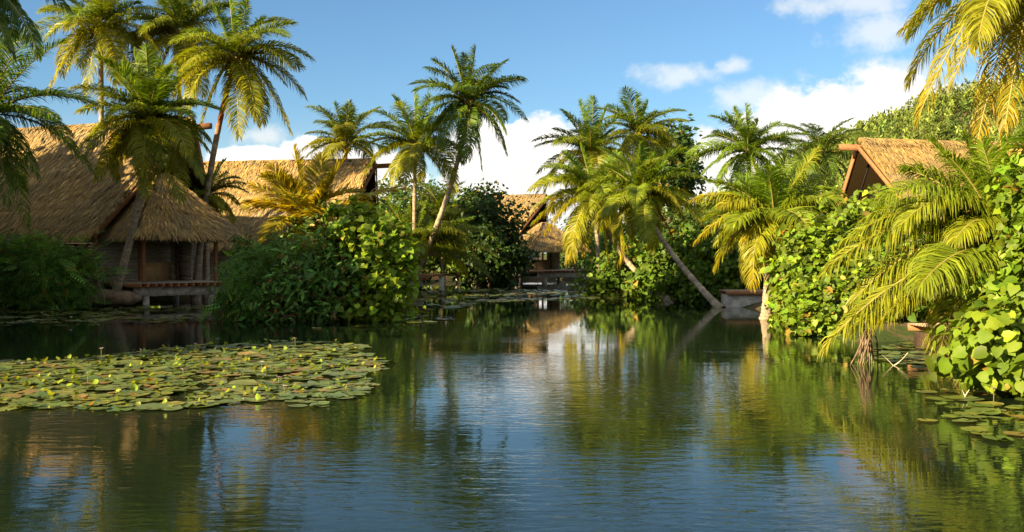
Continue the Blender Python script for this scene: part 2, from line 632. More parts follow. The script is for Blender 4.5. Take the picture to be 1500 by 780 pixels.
def shrub(label, base, blobs, n_cl, per, tmpl, size, col, seed, group=None, name='shrub', cat='shrub', mat='broad_leaf', nb=14, br=0.05, **kw):
    r = np.random.default_rng(seed)
    base = np.asarray(base, float)
    root = empty(name, base, label, cat, group)
    g = Geo()
    C = foliage(g, blobs, n_cl, per, tmpl, size, col, r, **kw)
    extra = kw.get('extra')
    g.obj('foliage', M[mat], root)
    branches(base, C, r, nb, br).obj('branches', M['bark'], root, smooth=True)
    return root, C


def tree(label, base, top, blobs, n_cl, per, tmpl, size, col, seed, group=None, r0=0.25, name='broadleaf_tree', mat='broad_leaf', **kw):
    r = np.random.default_rng(seed)
    base, top = np.asarray(base, float), np.asarray(top, float)
    root = empty(name, base, label, 'tree', group)
    g = Geo()
    C = foliage(g, blobs, n_cl, per, tmpl, size, col, r, **kw)
    g.obj('crown', M[mat], root)
    tg = Geo()
    t = np.linspace(0, 1, 14)
    tube(tg, bez(base, (base + top) / 2 + np.array([r.normal() * 0.3, r.normal() * 0.3, 0]), top, t), r0 * (1 - 0.65 * t) * (1 + 0.4 * np.exp(-t * 12)), (0.13, 0.10, 0.07), 10)
    tg.obj('trunk', M['bark'], root, smooth=True)
    bg = Geo()
    for q in C[r.choice(len(C), min(16, len(C)), replace=False)]:
        s = base + (top - base) * r.uniform(0.5, 1.0)
        tt = np.linspace(0, 1, 6)
        tube(bg, bez(s, (s + q) / 2 + np.array([0, 0, 0.3]), q, tt), r0 * 0.35 * (1 - 0.8 * tt), (0.12, 0.09, 0.06), 5)
    bg.obj('limbs', M['bark'], root, smooth=True)
    return root


# ------------------------------------------------------------------ coconut palms
def frond_geo(g, B0, B1, B2, Lm, n_, w, r, droop, col, tipcol, vee=0.3, twist=0.0, ragged=0.04, rach=(0.20, 0.19, 0.04), rr=0.035, bare=0.1, near=False):
    B0, B1, B2 = (np.asarray(q, float) for q in (B0, B1, B2))
    tt = np.linspace(0, 1, 12)
    tube(g, bez(B0, B1, B2, tt), rr * (1.0 - 0.86 * tt) + 0.004, rach, 5, 1)
    t = np.tile(np.linspace(bare, 1.0, n_), 2)
    side = np.repeat([-1.0, 1.0], n_)
    t = np.clip(t + r.normal(0, 0.25 / n_, 2 * n_), bare, 1)
    keep = r.random(2 * n_) > ragged
    t, side = t[keep], side[keep]
    k = len(t)
    P = bez(B0, B1, B2, t)
    T = nrm(2 * (1 - t)[:, None] * (B1 - B0) + 2 * t[:, None] * (B2 - B1))
    hor = B2 - B0
    hor[2] = 0
    S0 = nrm(np.cross(T, np.array([0, 0, 1.0]) + 0 * T) + 1e-4 * np.cross(hor, [0, 0, 1.0]))
    N0 = np.cross(S0, T)
    a = twist * t
    S = S0 * np.cos(a)[:, None] + N0 * np.sin(a)[:, None]
    N = np.cross(S, T)
    al = np.interp(t, [0, 0.3, 0.8, 0.95, 1], [0.30, 0.45, 0.66, 0.95, 1.3]) + r.normal(0, 0.07, k)
    v = vee + r.normal(0, 0.12, k)
    d0 = nrm(S * (side * np.cos(al) * np.cos(v))[:, None] + T * np.sin(al)[:, None] + N * np.sin(v)[:, None])
    L = Lm * np.interp(t, [0.0, 0.1, 0.25, 0.5, 0.75, 0.92, 1], [0.4, 0.62, 0.92, 1, 0.82, 0.55, 0.35]) * r.uniform(0.86, 1.1, k)
    down = np.array([0, 0, -1.0])
    dr = droop * r.uniform(0.75, 1.3, k)[:, None]
    q1 = P + d0 * (L * 0.4)[:, None]
    d1 = nrm(d0 + down * dr * 0.7)
    q2 = q1 + d1 * (L * 0.33)[:, None]
    d2 = nrm(d1 + down * dr)
    q3 = q2 + d2 * (L * 0.27)[:, None]
    ws = nrm(np.cross(d0, N) + r.normal(0, 0.15, (k, 3)))
    be = r.normal(0.3, 0.4, k)[:, None] * side[:, None]
    ws = ws * np.cos(be) + np.cross(ws, d0) * np.sin(be)
    wd = w * r.uniform(0.8, 1.2, k)[:, None] / 2
    if not near:
        q2 = P + d0 * (L * 0.5)[:, None]
        V = np.stack([P - ws * wd * 0.6, P + ws * wd * 0.6, q2 - ws * wd, q2 + ws * wd, q3 - ws * wd * 0.15, q3 + ws * wd * 0.15], 1)
        fq, nv = np.array([[0, 1, 3, 2], [2, 3, 5, 4]]), 6
    else:
        V = np.stack([P - ws * wd * 0.5, P + ws * wd * 0.5, q1 - ws * wd, q1 + ws * wd, q2 - ws * wd * 0.75, q2 + ws * wd * 0.75, q3 - ws * wd * 0.1, q3 + ws * wd * 0.1], 1)
        fq, nv = np.array([[0, 1, 3, 2], [2, 3, 5, 4], [4, 5, 7, 6]]), 8
    b = np.arange(k)[:, None, None] * nv
    f = (fq[None] + b).reshape(-1, 4)
    mixv = np.clip(t ** 2 * 0.7 + r.normal(0, 0.12, k), 0, 1)[:, None]
    c = np.asarray(col) * (1 - mixv) + np.asarray(tipcol) * mixv
    c = c * r.lognormal(0, 0.16, (k, 1))
    C = np.repeat(c[:, None], nv, 1)
    brown = (r.random(k) < 0.25)[:, None] * np.array([0.10, 0.03, 0.0])
    C[:, -2:] = C[:, -2:] * 0.9 + brown[:, None]
    g.add(V.reshape(-1, 3), f, C.reshape(-1, 3), 0)


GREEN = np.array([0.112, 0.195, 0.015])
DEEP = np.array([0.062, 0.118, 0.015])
YELL = np.array([0.275, 0.270, 0.015])
GOLD = np.array([0.370, 0.270, 0.014])
DEAD = np.array([0.20, 0.085, 0.025])


def trunk_geo(base, mid, top, r0, r1, r, red=0.0, n_=64, sides=10):
    g = Geo()
    t = np.linspace(0, 1, n_)
    P = bez(np.asarray(base, float), np.asarray(mid, float), np.asarray(top, float), t)
    rad = r0 + (r1 - r0) * t + r0 * 0.75 * np.exp(-t * 16)
    rad = rad * (1 + 0.05 * (np.arange(n_) % 2)) * (1 + 0.03 * r.normal(size=n_))
    c = np.array([0.31, 0.25, 0.175]) * (0.72 + 0.28 * (np.arange(n_) % 2))[:, None] * r.lognormal(0, 0.14, (n_, 1))
    k = np.clip((t - (1 - red)) / 0.1, 0, 1)[:, None] if red > 0 else 0
    c = c * (1 - k) + np.array([0.22, 0.085, 0.035]) * k * r.lognormal(0, 0.2, (n_, 1))
    tube(g, P, rad, c, sides)
    return g


def palm(label, crown, base, keys, L=4.4, nfill=12, seed=1, bend=None, r0=0.17, r1=0.11, n_leaf=48, w=0.055, Lm=0.85, green=GREEN, old=YELL, tipc=None,
         droop=0.55, red=0.0, dead=1, coconuts=5, trunk=True, group='coconut palms round the pond', name='coconut_palm', fill_el=(75, -25), up_arch=0.22, az_lim=None, cat='palm'):
    """keys: photo pixels (x, y, depth offset, arch[, age]) where known frond tips are; the rest is filled in round the crown"""
    r = np.random.default_rng(seed)
    Lm, w, n_leaf, droop = Lm * 1.42, w * 0.95, int(n_leaf * (1.6 if crown[2] < 45 else 2.2)), droop * 1.05
    D = crown[2]
    c = W(*crown)
    base = np.asarray(base, float)
    root = empty(name, base, label, cat, group)
    if trunk:
        mid = (base + c) / 2 if bend is None else np.asarray(bend, float)
        trunk_geo(base - np.array([0, 0, 0.3]), mid, c - np.array([0, 0, 0.1]), r0, r1, r, red).obj('trunk', M['bark'], root, smooth=True)
    tipc = old if tipc is None else tipc
    specs = []
    for kf in keys:
        tip = W(kf[0], kf[1], D + kf[2])
        ln = np.linalg.norm(tip - c)
        arch = kf[3] if len(kf) > 3 else up_arch
        age = kf[4] if len(kf) > 4 else None
        dz = (tip - c)[2] / max(ln, 0.1)
        if age is None:
            age = np.clip(0.35 - 0.55 * dz + r.normal(0, 0.12), 0, 1)
        specs.append((c + (tip - c) * 0.45 + np.array([0, 0, arch * ln * 2]), tip, ln, age))
    nfill += 9 if nfill else 0
    for i in range(nfill):
        az = i * 2.39996 + r.uniform(-0.3, 0.3) + seed
        u = (i + 0.5) / nfill
        e0 = R(fill_el[0] + (fill_el[1] - fill_el[0]) * u + r.normal(0, 7))
        e1 = e0 - R(r.uniform(45, 80))
        ln = L * r.uniform(0.9, 1.2)
        hd = np.array([math.cos(az), math.sin(az), 0])
        b1 = c + (hd * math.cos(e0) + np.array([0, 0, math.sin(e0)])) * ln * 0.5
        tip = b1 + (hd * math.cos(e1) + np.array([0, 0, math.sin(e1)])) * ln * 0.52
        specs.append((b1, tip, ln, np.clip(0.15 + 0.75 * u + r.normal(0, 0.12), 0, 1)))
    for j, (b1, tip, ln, age) in enumerate(specs):
        g = Geo()
        c0 = c + r.normal(size=3) * 0.07
        if age < 0.6:
            cl = green * (1 - age / 0.6 * 0.6) + (old * 0.6 + green * 0.4) * (age / 0.6 * 0.6)
        else:
            cl = old * 0.6 + green * 0.4
        tc = green * (1 - age) + tipc * age
        if age >= 1.5:
            cl, tc = DEAD, DEAD * 1.1
        sc = min(1.15, max(0.72, ln / 4.4))
        frond_geo(g, c0, b1, tip, Lm * sc * r.uniform(0.92, 1.08), int(n_leaf * (0.7 + 0.3 * sc)), w, r, droop * (0.7 + 0.8 * min(age, 1)), cl, tc,
                  vee=0.35 - 0.35 * min(age, 1), twist=r.normal(0, 0.35), rach=np.array([0.21, 0.17, 0.045]) * (1 + 0.3 * age), rr=0.032 + 0.006 * sc, near=D < 45)
        g.obj('frond', [M['palm_leaflet'], M['rachis']], root)
    # fibre and dead hanging bases round the bud
    g = Geo()
    for i in range(26):
        az = r.uniform(0, 6.28)
        d = np.array([math.cos(az), math.sin(az), r.uniform(-0.5, 0.9)])
        s = c + np.array([0, 0, r.uniform(-0.45, 0.1)])
        q = s + d * r.uniform(0.25, 0.55)
        q[2] -= r.uniform(0, 0.35)
        tube(g, bez(s, s + d * 0.25, q, np.linspace(0, 1, 4)), np.array([0.045, 0.04, 0.03, 0.01]), np.array([0.24, 0.12, 0.05]) * r.lognormal(0, 0.3), 4)
    g.obj('crown_fibre', M['bark'], root)
    for i in range(coconuts):
        az = r.uniform(0, 6.28)
        p = c + np.array([0.26 * math.cos(az), 0.26 * math.sin(az), r.uniform(-0.45, -0.2)])
        o = bpy.data.objects.new('coconut', COCO)
        COL.objects.link(o)
        o.parent = root
        o.location = tuple(p - base)
        o.rotation_euler = (r.uniform(-0.4, 0.4), r.uniform(-0.4, 0.4), az)
    return root


def coconut_mesh():
    g = Geo()
    u = np.linspace(0, math.pi, 9)
    a = np.linspace(0, 2 * math.pi, 11)[:-1]
    V = [[0.115 * math.sin(x) * math.cos(y) * (1 + 0.05 * math.cos(3 * y)), 0.115 * math.sin(x) * math.sin(y), 0.15 * math.cos(x) * (1.0 if x > 1.57 else 0.92)] for x in u for y in a]
    f = [(i * 10 + j, i * 10 + (j + 1) % 10, (i + 1) * 10 + (j + 1) % 10, (i + 1) * 10 + j) for i in range(8) for j in range(10)]
    g.add(V, f, (0.22, 0.15, 0.03))
    return g.mesh('coconut', M['rachis'], smooth=True)


COCO = coconut_mesh()


def gp(px, D):
    """ground under a photo column at distance D"""
    x = (px - 750) / F * D
    return np.array([x, D, max(0.02, ground_z(x, D))])


# ------------------------------------------------------------------ thatched houses
STRAW = np.array([0.37, 0.240, 0.085])
WOOD = np.array([0.20, 0.095, 0.042])
GREYWOOD = np.array([0.24, 0.21, 0.17])
SHADEWOOD = np.array([0.010, 0.008, 0.006])  # wood with the shade inside the open gable put into its colour


def tufts(g, A, B, C, D_, n_, r, length=0.75, width=0.075, lift=0.10, t0=0.0, t1=1.0, hang=0.0, spread=0.16, col=STRAW, s0=0.0, s1=1.0):
    """straw laid on the roof face A-B (ridge) to C-D (eave)"""
    s = r.uniform(s0, s1, n_)
    t = r.uniform(t0, t1, n_)
    rows = 11
    t = np.where(r.random(n_) < 0.35, np.clip((np.floor(t * rows) + r.normal(0.85, 0.1, n_)) / rows, t0, t1), t)
    top = A + (B - A) * s[:, None]
    bot = C + (D_ - C) * s[:, None]
    P = top + (bot - top) * t[:, None]
    dn = nrm(bot - top)
    N = nrm(np.cross(B - A, C - A))
    if N[2] < 0:
        N = -N
    al = nrm(B - A)
    d = nrm(dn + al * r.normal(0, spread, n_)[:, None] + np.array([0, 0, -1.0]) * hang)
    ln = length * r.uniform(0.55, 1.2, n_)[:, None]
    lf = (lift * r.uniform(0.2, 1.3, n_))[:, None]
    wob = 0.07 * vnoise(s * 14, t * 9, 11)[:, None]
    sd = nrm(np.cross(d, N)) * (width * r.uniform(0.5, 1.3, n_) / 2)[:, None]
    P0 = P + N * (0.015 + wob)
    P1 = P + d * ln * 0.55 + N * (lf * 0.8 + wob)
    P2 = P + d * ln + N * (lf * (1 - 0.6 * hang) + wob)
    V = np.stack([P0 - sd * 0.7, P0 + sd * 0.7, P1 - sd, P1 + sd, P2 - sd * 0.15, P2 + sd * 0.15], 1)
    f = (np.array([[0, 1, 3, 2], [2, 3, 5, 4]])[None] + np.arange(n_)[:, None, None] * 6).reshape(-1, 4)
    c = col * r.lognormal(0, 0.26, (n_, 1)) * (1 + r.normal(0, 0.05, (n_, 3)))
    age = np.clip(0.38 + 0.55 * vnoise(s * 6 + P[0, 0], t * 4, 4) + 0.25 * r.normal(size=n_), 0, 0.9)[:, None]
    c = c * (1 - age) + np.array([0.175, 0.145, 0.092]) * r.lognormal(0, 0.2, (n_, 1)) * age
    g.add(V.reshape(-1, 3), f, np.repeat(c, 6, 0))


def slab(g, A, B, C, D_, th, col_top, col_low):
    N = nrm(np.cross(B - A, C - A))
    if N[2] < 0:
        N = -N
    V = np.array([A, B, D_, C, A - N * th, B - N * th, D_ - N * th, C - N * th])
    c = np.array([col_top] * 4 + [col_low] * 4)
    g.add(V, [[0, 1, 2, 3], [7, 6, 5, 4], [0, 4, 5, 1], [1, 5, 6, 2], [2, 6, 7, 3], [3, 7, 4, 0]], c)


def siding(g, a, b, z0, z1, col, r, h=0.17, th=0.06):
    a, b = np.asarray(a, float)[:2], np.asarray(b, float)[:2]
    n_ = max(1, int(round((z1 - z0) / h)))
    hh = (z1 - z0) / n_
    for i in range(n_):
        z = z0 + (i + 0.5) * hh
        v = beam_v((*a, z), (*b, z), th, hh - 0.004)
        X = nrm(np.append(b - a, 0))
        Y = np.cross([0, 0, 1.0], X)
        v[4:] -= Y * 0.0 + 0
        v[[0, 1, 2, 3]] += Y * 0.006
        g.add(v, BOXF, col * r.lognormal(0, 0.12))


def part_beam(name, parent, a, b, w, h, col, mat='timber'):
    return Geo().add(beam_v(a, b, w, h), BOXF, col).obj(name, M[mat], parent)


def post(parent, p, z0, z1, rad, col, name='post', mat='timber'):
    g = Geo()
    t = np.linspace(0, 1, 5)
    P = np.stack([np.full(5, p[0]), np.full(5, p[1]), z0 + (z1 - z0) * t], 1)
    tube(g, P, rad, col, 10)
    top = len(g.v[0])
    a = np.linspace(0, 2 * math.pi, 10, endpoint=False)
    g.add(np.array([[p[0] + rad * math.cos(x), p[1] + rad * math.sin(x), z1] for x in a] + [[p[0], p[1], z1]]), [[i, (i + 1) % 10, 10] for i in range(10)], col)
    return g.obj(name, M[mat], parent, smooth=False)


def house(label, ax, ay, theta, mirror, zr, ze, Wd, Lr, p, seed, n_t=9000, wall=True, far_t=2500, door=None, floor=1.0, struts=True):
    r = np.random.default_rng(seed)
    c_, s_ = math.cos(theta), math.sin(theta)
    u = np.array([-c_ if mirror else c_, -s_, 0])
    v = np.array([s_ if mirror else -s_, -c_, 0])
    ap = np.array([ax, ay, 0.0])

    def Lp(a, b, z):
        return ap + u * a + v * b + np.array([0, 0, z])
    base = Lp(-Lr / 2, 0, floor)
    root = empty('thatched_house', base, label, 'house', 'thatched houses round the pond')
    th = 0.34
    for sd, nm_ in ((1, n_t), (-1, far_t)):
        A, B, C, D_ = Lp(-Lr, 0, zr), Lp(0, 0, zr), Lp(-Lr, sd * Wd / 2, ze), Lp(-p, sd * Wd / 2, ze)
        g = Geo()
        slab(g, A, B, C, D_, th, STRAW * 0.75, STRAW * 0.035)  # underside near-black: shade under the roof is put into the straw colour
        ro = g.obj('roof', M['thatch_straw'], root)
        g = Geo()
        tufts(g, A, B, C, D_, nm_, r)
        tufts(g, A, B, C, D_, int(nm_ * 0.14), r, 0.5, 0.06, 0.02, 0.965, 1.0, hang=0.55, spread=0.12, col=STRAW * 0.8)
        tufts(g, A, B, C, D_, int(nm_ * 0.05), r, 0.45, 0.06, 0.05, 0, 0.99, spread=0.5, s0=0.985, s1=1.0)
        tufts(g, A, B, C, D_, int(nm_ * 0.05), r, 0.6, 0.07, 0.16, 0, 0.03)
        o = g.obj('thatch', M['thatch_straw'], ro, origin=base)
        o['kind'] = 'stuff'
        # barge board along the open gable edge
        off = u * 0.10
        a, b = B + off - np.array([0, 0, th + 0.10]), D_ + off - np.array([0, 0, th * 0.6])
        part_beam('barge_board', root, a, b, 0.09, 0.20 if sd > 0 else 0.32, WOOD * 1.25)
        part_beam('rafter', root, a - u * 1.0 - np.array([0, 0, .1]), b - u * 1.0 - np.array([0, 0, .1]), 0.12, 0.2, SHADEWOOD * 2)
    part_beam('ridge_beam', root, Lp(-2.5, 0, zr - 0.62), Lp(1.15, 0, zr - 0.52), 0.26, 0.30, WOOD * 1.1)
    # recessed gable boards, coloured near-black for the shade inside
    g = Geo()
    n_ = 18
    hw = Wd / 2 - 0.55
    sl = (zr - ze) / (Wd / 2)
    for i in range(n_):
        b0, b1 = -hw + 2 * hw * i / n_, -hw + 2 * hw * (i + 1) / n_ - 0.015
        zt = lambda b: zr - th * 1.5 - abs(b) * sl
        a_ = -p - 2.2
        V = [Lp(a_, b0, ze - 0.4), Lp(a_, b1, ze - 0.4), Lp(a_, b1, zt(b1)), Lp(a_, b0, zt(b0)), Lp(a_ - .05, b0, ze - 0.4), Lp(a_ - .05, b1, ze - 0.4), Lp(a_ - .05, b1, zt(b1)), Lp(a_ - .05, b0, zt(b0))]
        g.add(V, [[0, 1, 2, 3], [7, 6, 5, 4], [0, 4, 5, 1], [1, 5, 6, 2], [2, 6, 7, 3], [3, 7, 4, 0]], SHADEWOOD * r.lognormal(0, 0.2))
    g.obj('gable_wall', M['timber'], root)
    part_beam('tie_beam', root, Lp(-p - 0.7, -hw - .2, ze + 0.1), Lp(-p - 0.7, hw + .2, ze + 0.1), 0.16, 0.24, WOOD * 0.8)
    for sd in ((1, -1) if struts else ()):
        part_beam('strut', root, Lp(-p - 0.7, sd * hw * 0.75, ze + 0.2), Lp(-0.8, 0.0, zr - 0.9), 0.12, 0.16, WOOD * 0.7)
    if wall:
        g = Geo()
        wb = Wd / 2 - 0.9
        for (a, b) in (((-Lr + 0.4, wb), (-p - 0.6, wb)), ((-p - 0.6, wb), (-p - 0.6, -wb)), ((-p - 0.6, -wb), (-Lr + 0.4, -wb)), ((-Lr + 0.4, -wb), (-Lr + 0.4, wb))):
            siding(g, Lp(*a, 0), Lp(*b, 0), floor - 0.4, ze + 0.35, GREYWOOD, r)
        g.obj('wall', M['timber'], root)
        if door is not None:
            for dx in door:
                d0, d1 = Lp(dx, wb + 0.07, 0), Lp(dx - 0.85, wb + 0.07, 0)
                g = Geo().add(beam_v(d0 + [0, 0, floor + 1.0], d1 + [0, 0, floor + 1.0], 0.06, 2.0), BOXF, (0.26, 0.16, 0.075))
                dr = g.obj('shutter_door', M['timber'], root)
                Geo().add(beam_v(d0 + [0, 0, floor + 2.05], d1 + [0, 0, floor + 2.05], 0.1, 0.1), BOXF, WOOD).obj('door_frame', M['timber'], dr, origin=base)
        for sd in (1, -1):
            post(root, Lp(-p - 0.3, sd * (Wd / 2 - 0.5), 0), 0.0, ze + 0.15, 0.12, WOOD)
    return root, Lp


def pavilion(root, cx, cy, rot, s, za, ze, floor, seed, deck=None, n_t=4500, walls=True, deck_shift=(0, 0), low=0.0):
    """hipped shelter on a raised deck, part of the house behind it"""
    r = np.random.default_rng(seed)
    X = np.array([math.cos(rot), math.sin(rot), 0])
    Y = np.array([-math.sin(rot), math.cos(rot), 0])
    c = np.array([cx, cy, 0.0])
    base = np.asarray(root.location)

    def Lp(a, b, z):
        return c + X * a + Y * b + np.array([0, 0, z])
    h = s / 2
    cor = [(-h, -h), (h, -h), (h, h), (-h, h)]      # front corner when rot = 45 deg is (-h,-h)
    ap = 0.18
    apx = [(-ap, -ap), (ap, -ap), (ap, ap), (-ap, ap)]
    for i in range(4):
        j = (i + 1) % 4
        A, B, C, D_ = Lp(*apx[i], za), Lp(*apx[j], za), Lp(*cor[i], ze), Lp(*cor[j], ze)
        g = Geo()
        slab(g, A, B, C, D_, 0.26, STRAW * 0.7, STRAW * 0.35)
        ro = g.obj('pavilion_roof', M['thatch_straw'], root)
        g = Geo()
        # even cover although the face narrows to the top
        q = r.uniform(0, 1, 3)
        for (t0, t1, k) in ((0, 0.33, 0.18), (0.33, 0.66, 0.34), (0.66, 1.0, 0.48)):
            tufts(g, A, B, C, D_, int(n_t * k), r, 0.7, 0.07, 0.10, t0, t1)
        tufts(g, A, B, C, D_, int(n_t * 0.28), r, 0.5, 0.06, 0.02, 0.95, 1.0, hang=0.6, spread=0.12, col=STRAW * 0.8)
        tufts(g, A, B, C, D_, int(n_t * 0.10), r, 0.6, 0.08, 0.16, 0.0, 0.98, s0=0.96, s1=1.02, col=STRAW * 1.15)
        o = g.obj('thatch', M['thatch_straw'], ro, origin=base)
        o['kind'] = 'stuff'
    hp = h - 0.75
    for (a, b) in ((-hp, -hp), (hp, -hp), (-hp, hp), (hp, hp)):
        post(root, Lp(a, b, 0), floor, ze + 0.5, 0.10, WOOD * 0.9)
    for (a, b) in (((-hp, -hp), (hp, -hp)), ((-hp, -hp), (-hp, hp)), ((hp, hp), (hp, -hp)), ((hp, hp), (-hp, hp))):
        part_beam('top_plate', root, Lp(*a, ze + 0.28), Lp(*b, ze + 0.28), 0.12, 0.2, WOOD * 0.7)
    # deck of boards on joists, beams and piles
    hd = (deck or s * 0.93) / 2
    dx, dy = deck_shift
    nb = 26
    w_ = 2 * hd / nb
    bm = None
    for i in range(nb):
        b = -hd + (i + 0.5) * w_ + dy
        if bm is None:
            g = Geo().add(box_v((0, 0, 0), (hd, w_ / 2 - 0.006, 0.022), X, Y), BOXF, (0.33, 0.28, 0.21))
            bm = g.mesh('deck_board', M['timber'])
        o = bpy.data.objects.new('deck_board', bm)
        COL.objects.link(o)
        o.parent = root
        o.location = tuple(Lp(dx, b, floor - 0.022 + r.normal(0, 0.003)) - base)
    nj = 13
    for i in range(nj):
        a = -hd + 0.12 + (2 * hd - 0.24) * i / (nj - 1) + dx
        part_beam('joist', root, Lp(a, -hd - 0.05 + dy, floor - 0.135), Lp(a, hd + 0.05 + dy, floor - 0.135), 0.09, 0.17, np.array([0.30, 0.12, 0.045]) * r.uniform(0.8, 1.2))
    for a in (-hd - 0.03, hd + 0.03):
        part_beam('fascia', root, Lp(a + dx, -hd + dy, floor - 0.12), Lp(a + dx, hd + dy, floor - 0.12), 0.045, 0.19, WOOD * 1.3)
    for b in (-hd * 0.72, hd * 0.72):
        bo = part_beam('concrete_beam', root, Lp(-hd + 0.15 + dx, b + dy, floor - 0.46), Lp(hd - 0.15 + dx, b + dy, floor - 0.46), 0.35, 0.46, (0.36, 0.34, 0.29), 'concrete')
        for a in (-hd * 0.7, hd * 0.7):
            post(root, Lp(a + dx, b + dy, 0), -1.2, floor - 0.69, 0.17, (0.34, 0.32, 0.27), 'pile', 'concrete')
    if walls:
        # two rear sides: siding with wide openings
        for (a, b, e) in (((-hp, hp), (-hp * 0.30, hp), 1.15), ((hp, hp), (hp, hp * 0.25), 1.3), ((hp * 0.78, hp), (hp - 0.1, hp), 0.8)):
            g = Geo()
            siding(g, Lp(*a, 0), Lp(*b, 0), floor, ze + 0.35, GREYWOOD * e, r)
            g.obj('pavilion_wall', M['timber'], root)
        g = Geo()
        siding(g, Lp(-hp * 0.30, hp + 0.05, 0), Lp(hp * 0.78, hp + 0.05, 0), floor, floor + 1.0, np.array([0.36, 0.24, 0.12]), r, 1.0)
        g.obj('half_wall', M['timber'], root)
        post(root, Lp(-hp * 0.12, hp, 0), floor, ze + 0.3, 0.08, WOOD * 1.1)
    return root


# left house: ridge end near column 283, open shelter with its corner towards the pond
p1 = W(283, 172, 53)
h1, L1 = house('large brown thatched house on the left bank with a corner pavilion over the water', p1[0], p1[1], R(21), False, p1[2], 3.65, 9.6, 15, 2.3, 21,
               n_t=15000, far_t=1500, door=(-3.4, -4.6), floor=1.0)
pc = W(237, 300, 52)
pavilion(h1, pc[0], pc[1], R(47), 5.5, 6.85, 3.7, 1.15, 22, n_t=3800)

# centre house, mostly roof
p2 = W(549, 232, 67)
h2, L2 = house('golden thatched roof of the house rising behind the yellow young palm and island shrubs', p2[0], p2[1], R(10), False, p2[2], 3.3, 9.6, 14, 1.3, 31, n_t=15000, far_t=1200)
pc = W(560, 340, 66)
pavilion(h2, pc[0], pc[1], R(40), 4.8, 4.9, 2.9, 1.1, 32, n_t=1800)

# far house across the pond
p3 = W(801, 284, 103)
h3, L3 = house('small far thatched house across the pond with a shaded pavilion and low deck', p3[0], p3[1], R(24), False, p3[2], 3.9, 10.0, 9.5, 2.0, 41, n_t=7000, far_t=800)
pc = W(797, 345, 98.5)
pavilion(h3, pc[0], pc[1], R(30), 5.9, 5.85, 3.2, 1.1, 42, n_t=2200, deck=6.4, deck_shift=(0.6, -0.6))

# right house, gable turned to the water
p4 = W(1258, 202, 53)
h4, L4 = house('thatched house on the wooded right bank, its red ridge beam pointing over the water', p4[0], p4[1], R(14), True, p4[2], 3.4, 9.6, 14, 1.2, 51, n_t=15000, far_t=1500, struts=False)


def platform(label, c, rot, lx, ly, top, seed, pier=(0.40, 0.38, 0.33), solid=False, nm_='jetty'):
    r = np.random.default_rng(seed)
    X = np.array([math.cos(rot), math.sin(rot), 0])
    Y = np.array([-math.sin(rot), math.cos(rot), 0])
    c = np.array([c[0], c[1], 0.0])
    root = empty(nm_, c, label, 'jetty', 'jetties and landing decks along the banks')
    n_ = max(6, int(ly / 0.15))
    w_ = ly / n_
    for i in range(n_):
        b = c + Y * (-ly / 2 + (i + 0.5) * w_) + np.array([0, 0, top + r.normal(0, 0.003)])
        Geo().add(box_v(b, (lx / 2, w_ / 2 - 0.006, 0.02), X, Y), BOXF, np.array([0.27, 0.19, 0.12]) * r.lognormal(0, 0.15)).obj('deck_board', M['timber'], root)
    for s in (-1, 1):
        e = c + Y * s * (ly / 2 + 0.03) + np.array([0, 0, top - 0.08])
        part_beam('fascia', root, e - X * lx / 2, e + X * lx / 2, 0.05, 0.20, WOOD * 1.5)
    if solid:
        Geo().add(box_v(c + np.array([0, 0, (top - 0.19 - 1.0) / 2]), (lx / 2 - 0.06, ly / 2 - 0.06, (top - 0.19 + 1.0) / 2), X, Y), BOXF, (0.36, 0.33, 0.29)).obj('concrete_base', M['concrete'], root)
    else:
        for a in (-lx / 2 + 0.2, lx / 2 - 0.2):
            q = c + X * a
            Geo().add(box_v(q + np.array([0, 0, (top - 0.19 - 1.0) / 2]), (0.13, ly / 2 - 0.15, (top - 0.19 + 1.0) / 2), X, Y), BOXF, pier).obj('pier', M['concrete'], root)
    return root


platform('low wooden jetty on two pale piers beyond the island shrubs', W(624, 400, 80.5), R(-4), 3.1, 2.4, 1.0, 61)
platform('farther small landing half hidden by a drooping palm frond', W(690, 400, 90), R(5), 3.0, 2.0, 0.95, 62)
platform('pale concrete landing with a timber edge beside the leaning palm trunks', W(1096, 440, 48.6), R(-3), 2.5, 2.0, 0.78, 63, solid=True)
rd = platform('sunlit brown plank deck half hidden behind the near drooping fronds', W(1478, 470, 26), R(6), 4.2, 2.6, 0.62, 64, pier=(0.07, 0.045, 0.028))
post(rd, W(1441, 470, 25.1)[:2], 0.55, 1.6, 0.09, WOOD * 1.5)
post(rd, W(1402, 470, 25.0)[:2], 0.55, 1.0, 0.08, WOOD * 1.3)

# weathered rocks and earth under the left palm
for i, (px, py, D, s) in enumerate(((178, 437, 48.6, 0.75), (150, 436, 48.8, 0.9), (112, 432, 49.2, 1.0))):
    r = np.random.default_rng(90 + i)
    u, a = np.meshgrid(np.linspace(0.05, math.pi - 0.05, 10), np.linspace(0, 2 * math.pi, 15)[:-1], indexing='ij')
    d = np.stack([np.sin(u) * np.cos(a), np.sin(u) * np.sin(a), np.cos(u)], -1)
    rad = 1 + 0.22 * vnoise(d[..., 0] * 2 + i * 3, d[..., 1] * 2 + d[..., 2] * 2, i)
    c = W(px, py, D)
    V = c + d * rad[..., None] * np.array([1.25, 0.8, 0.5]) * s
    f = [(x * 14 + y, x * 14 + (y + 1) % 14, (x + 1) * 14 + (y + 1) % 14, (x + 1) * 14 + y) for x in range(9) for y in range(14)]
    o = Geo().add(V.reshape(-1, 3), f, (0.20, 0.145, 0.095)).obj('rock', M['rock'], origin=c, smooth=True)
    tag(o, ('small brown rock right beside the foot of the leaning palm trunk', 'rounded earthy rock left of the leaning palm foot', 'broad flat earthy rock beside the dark bush on the left bank')[i], 'rock', 'rocks on the left bank')


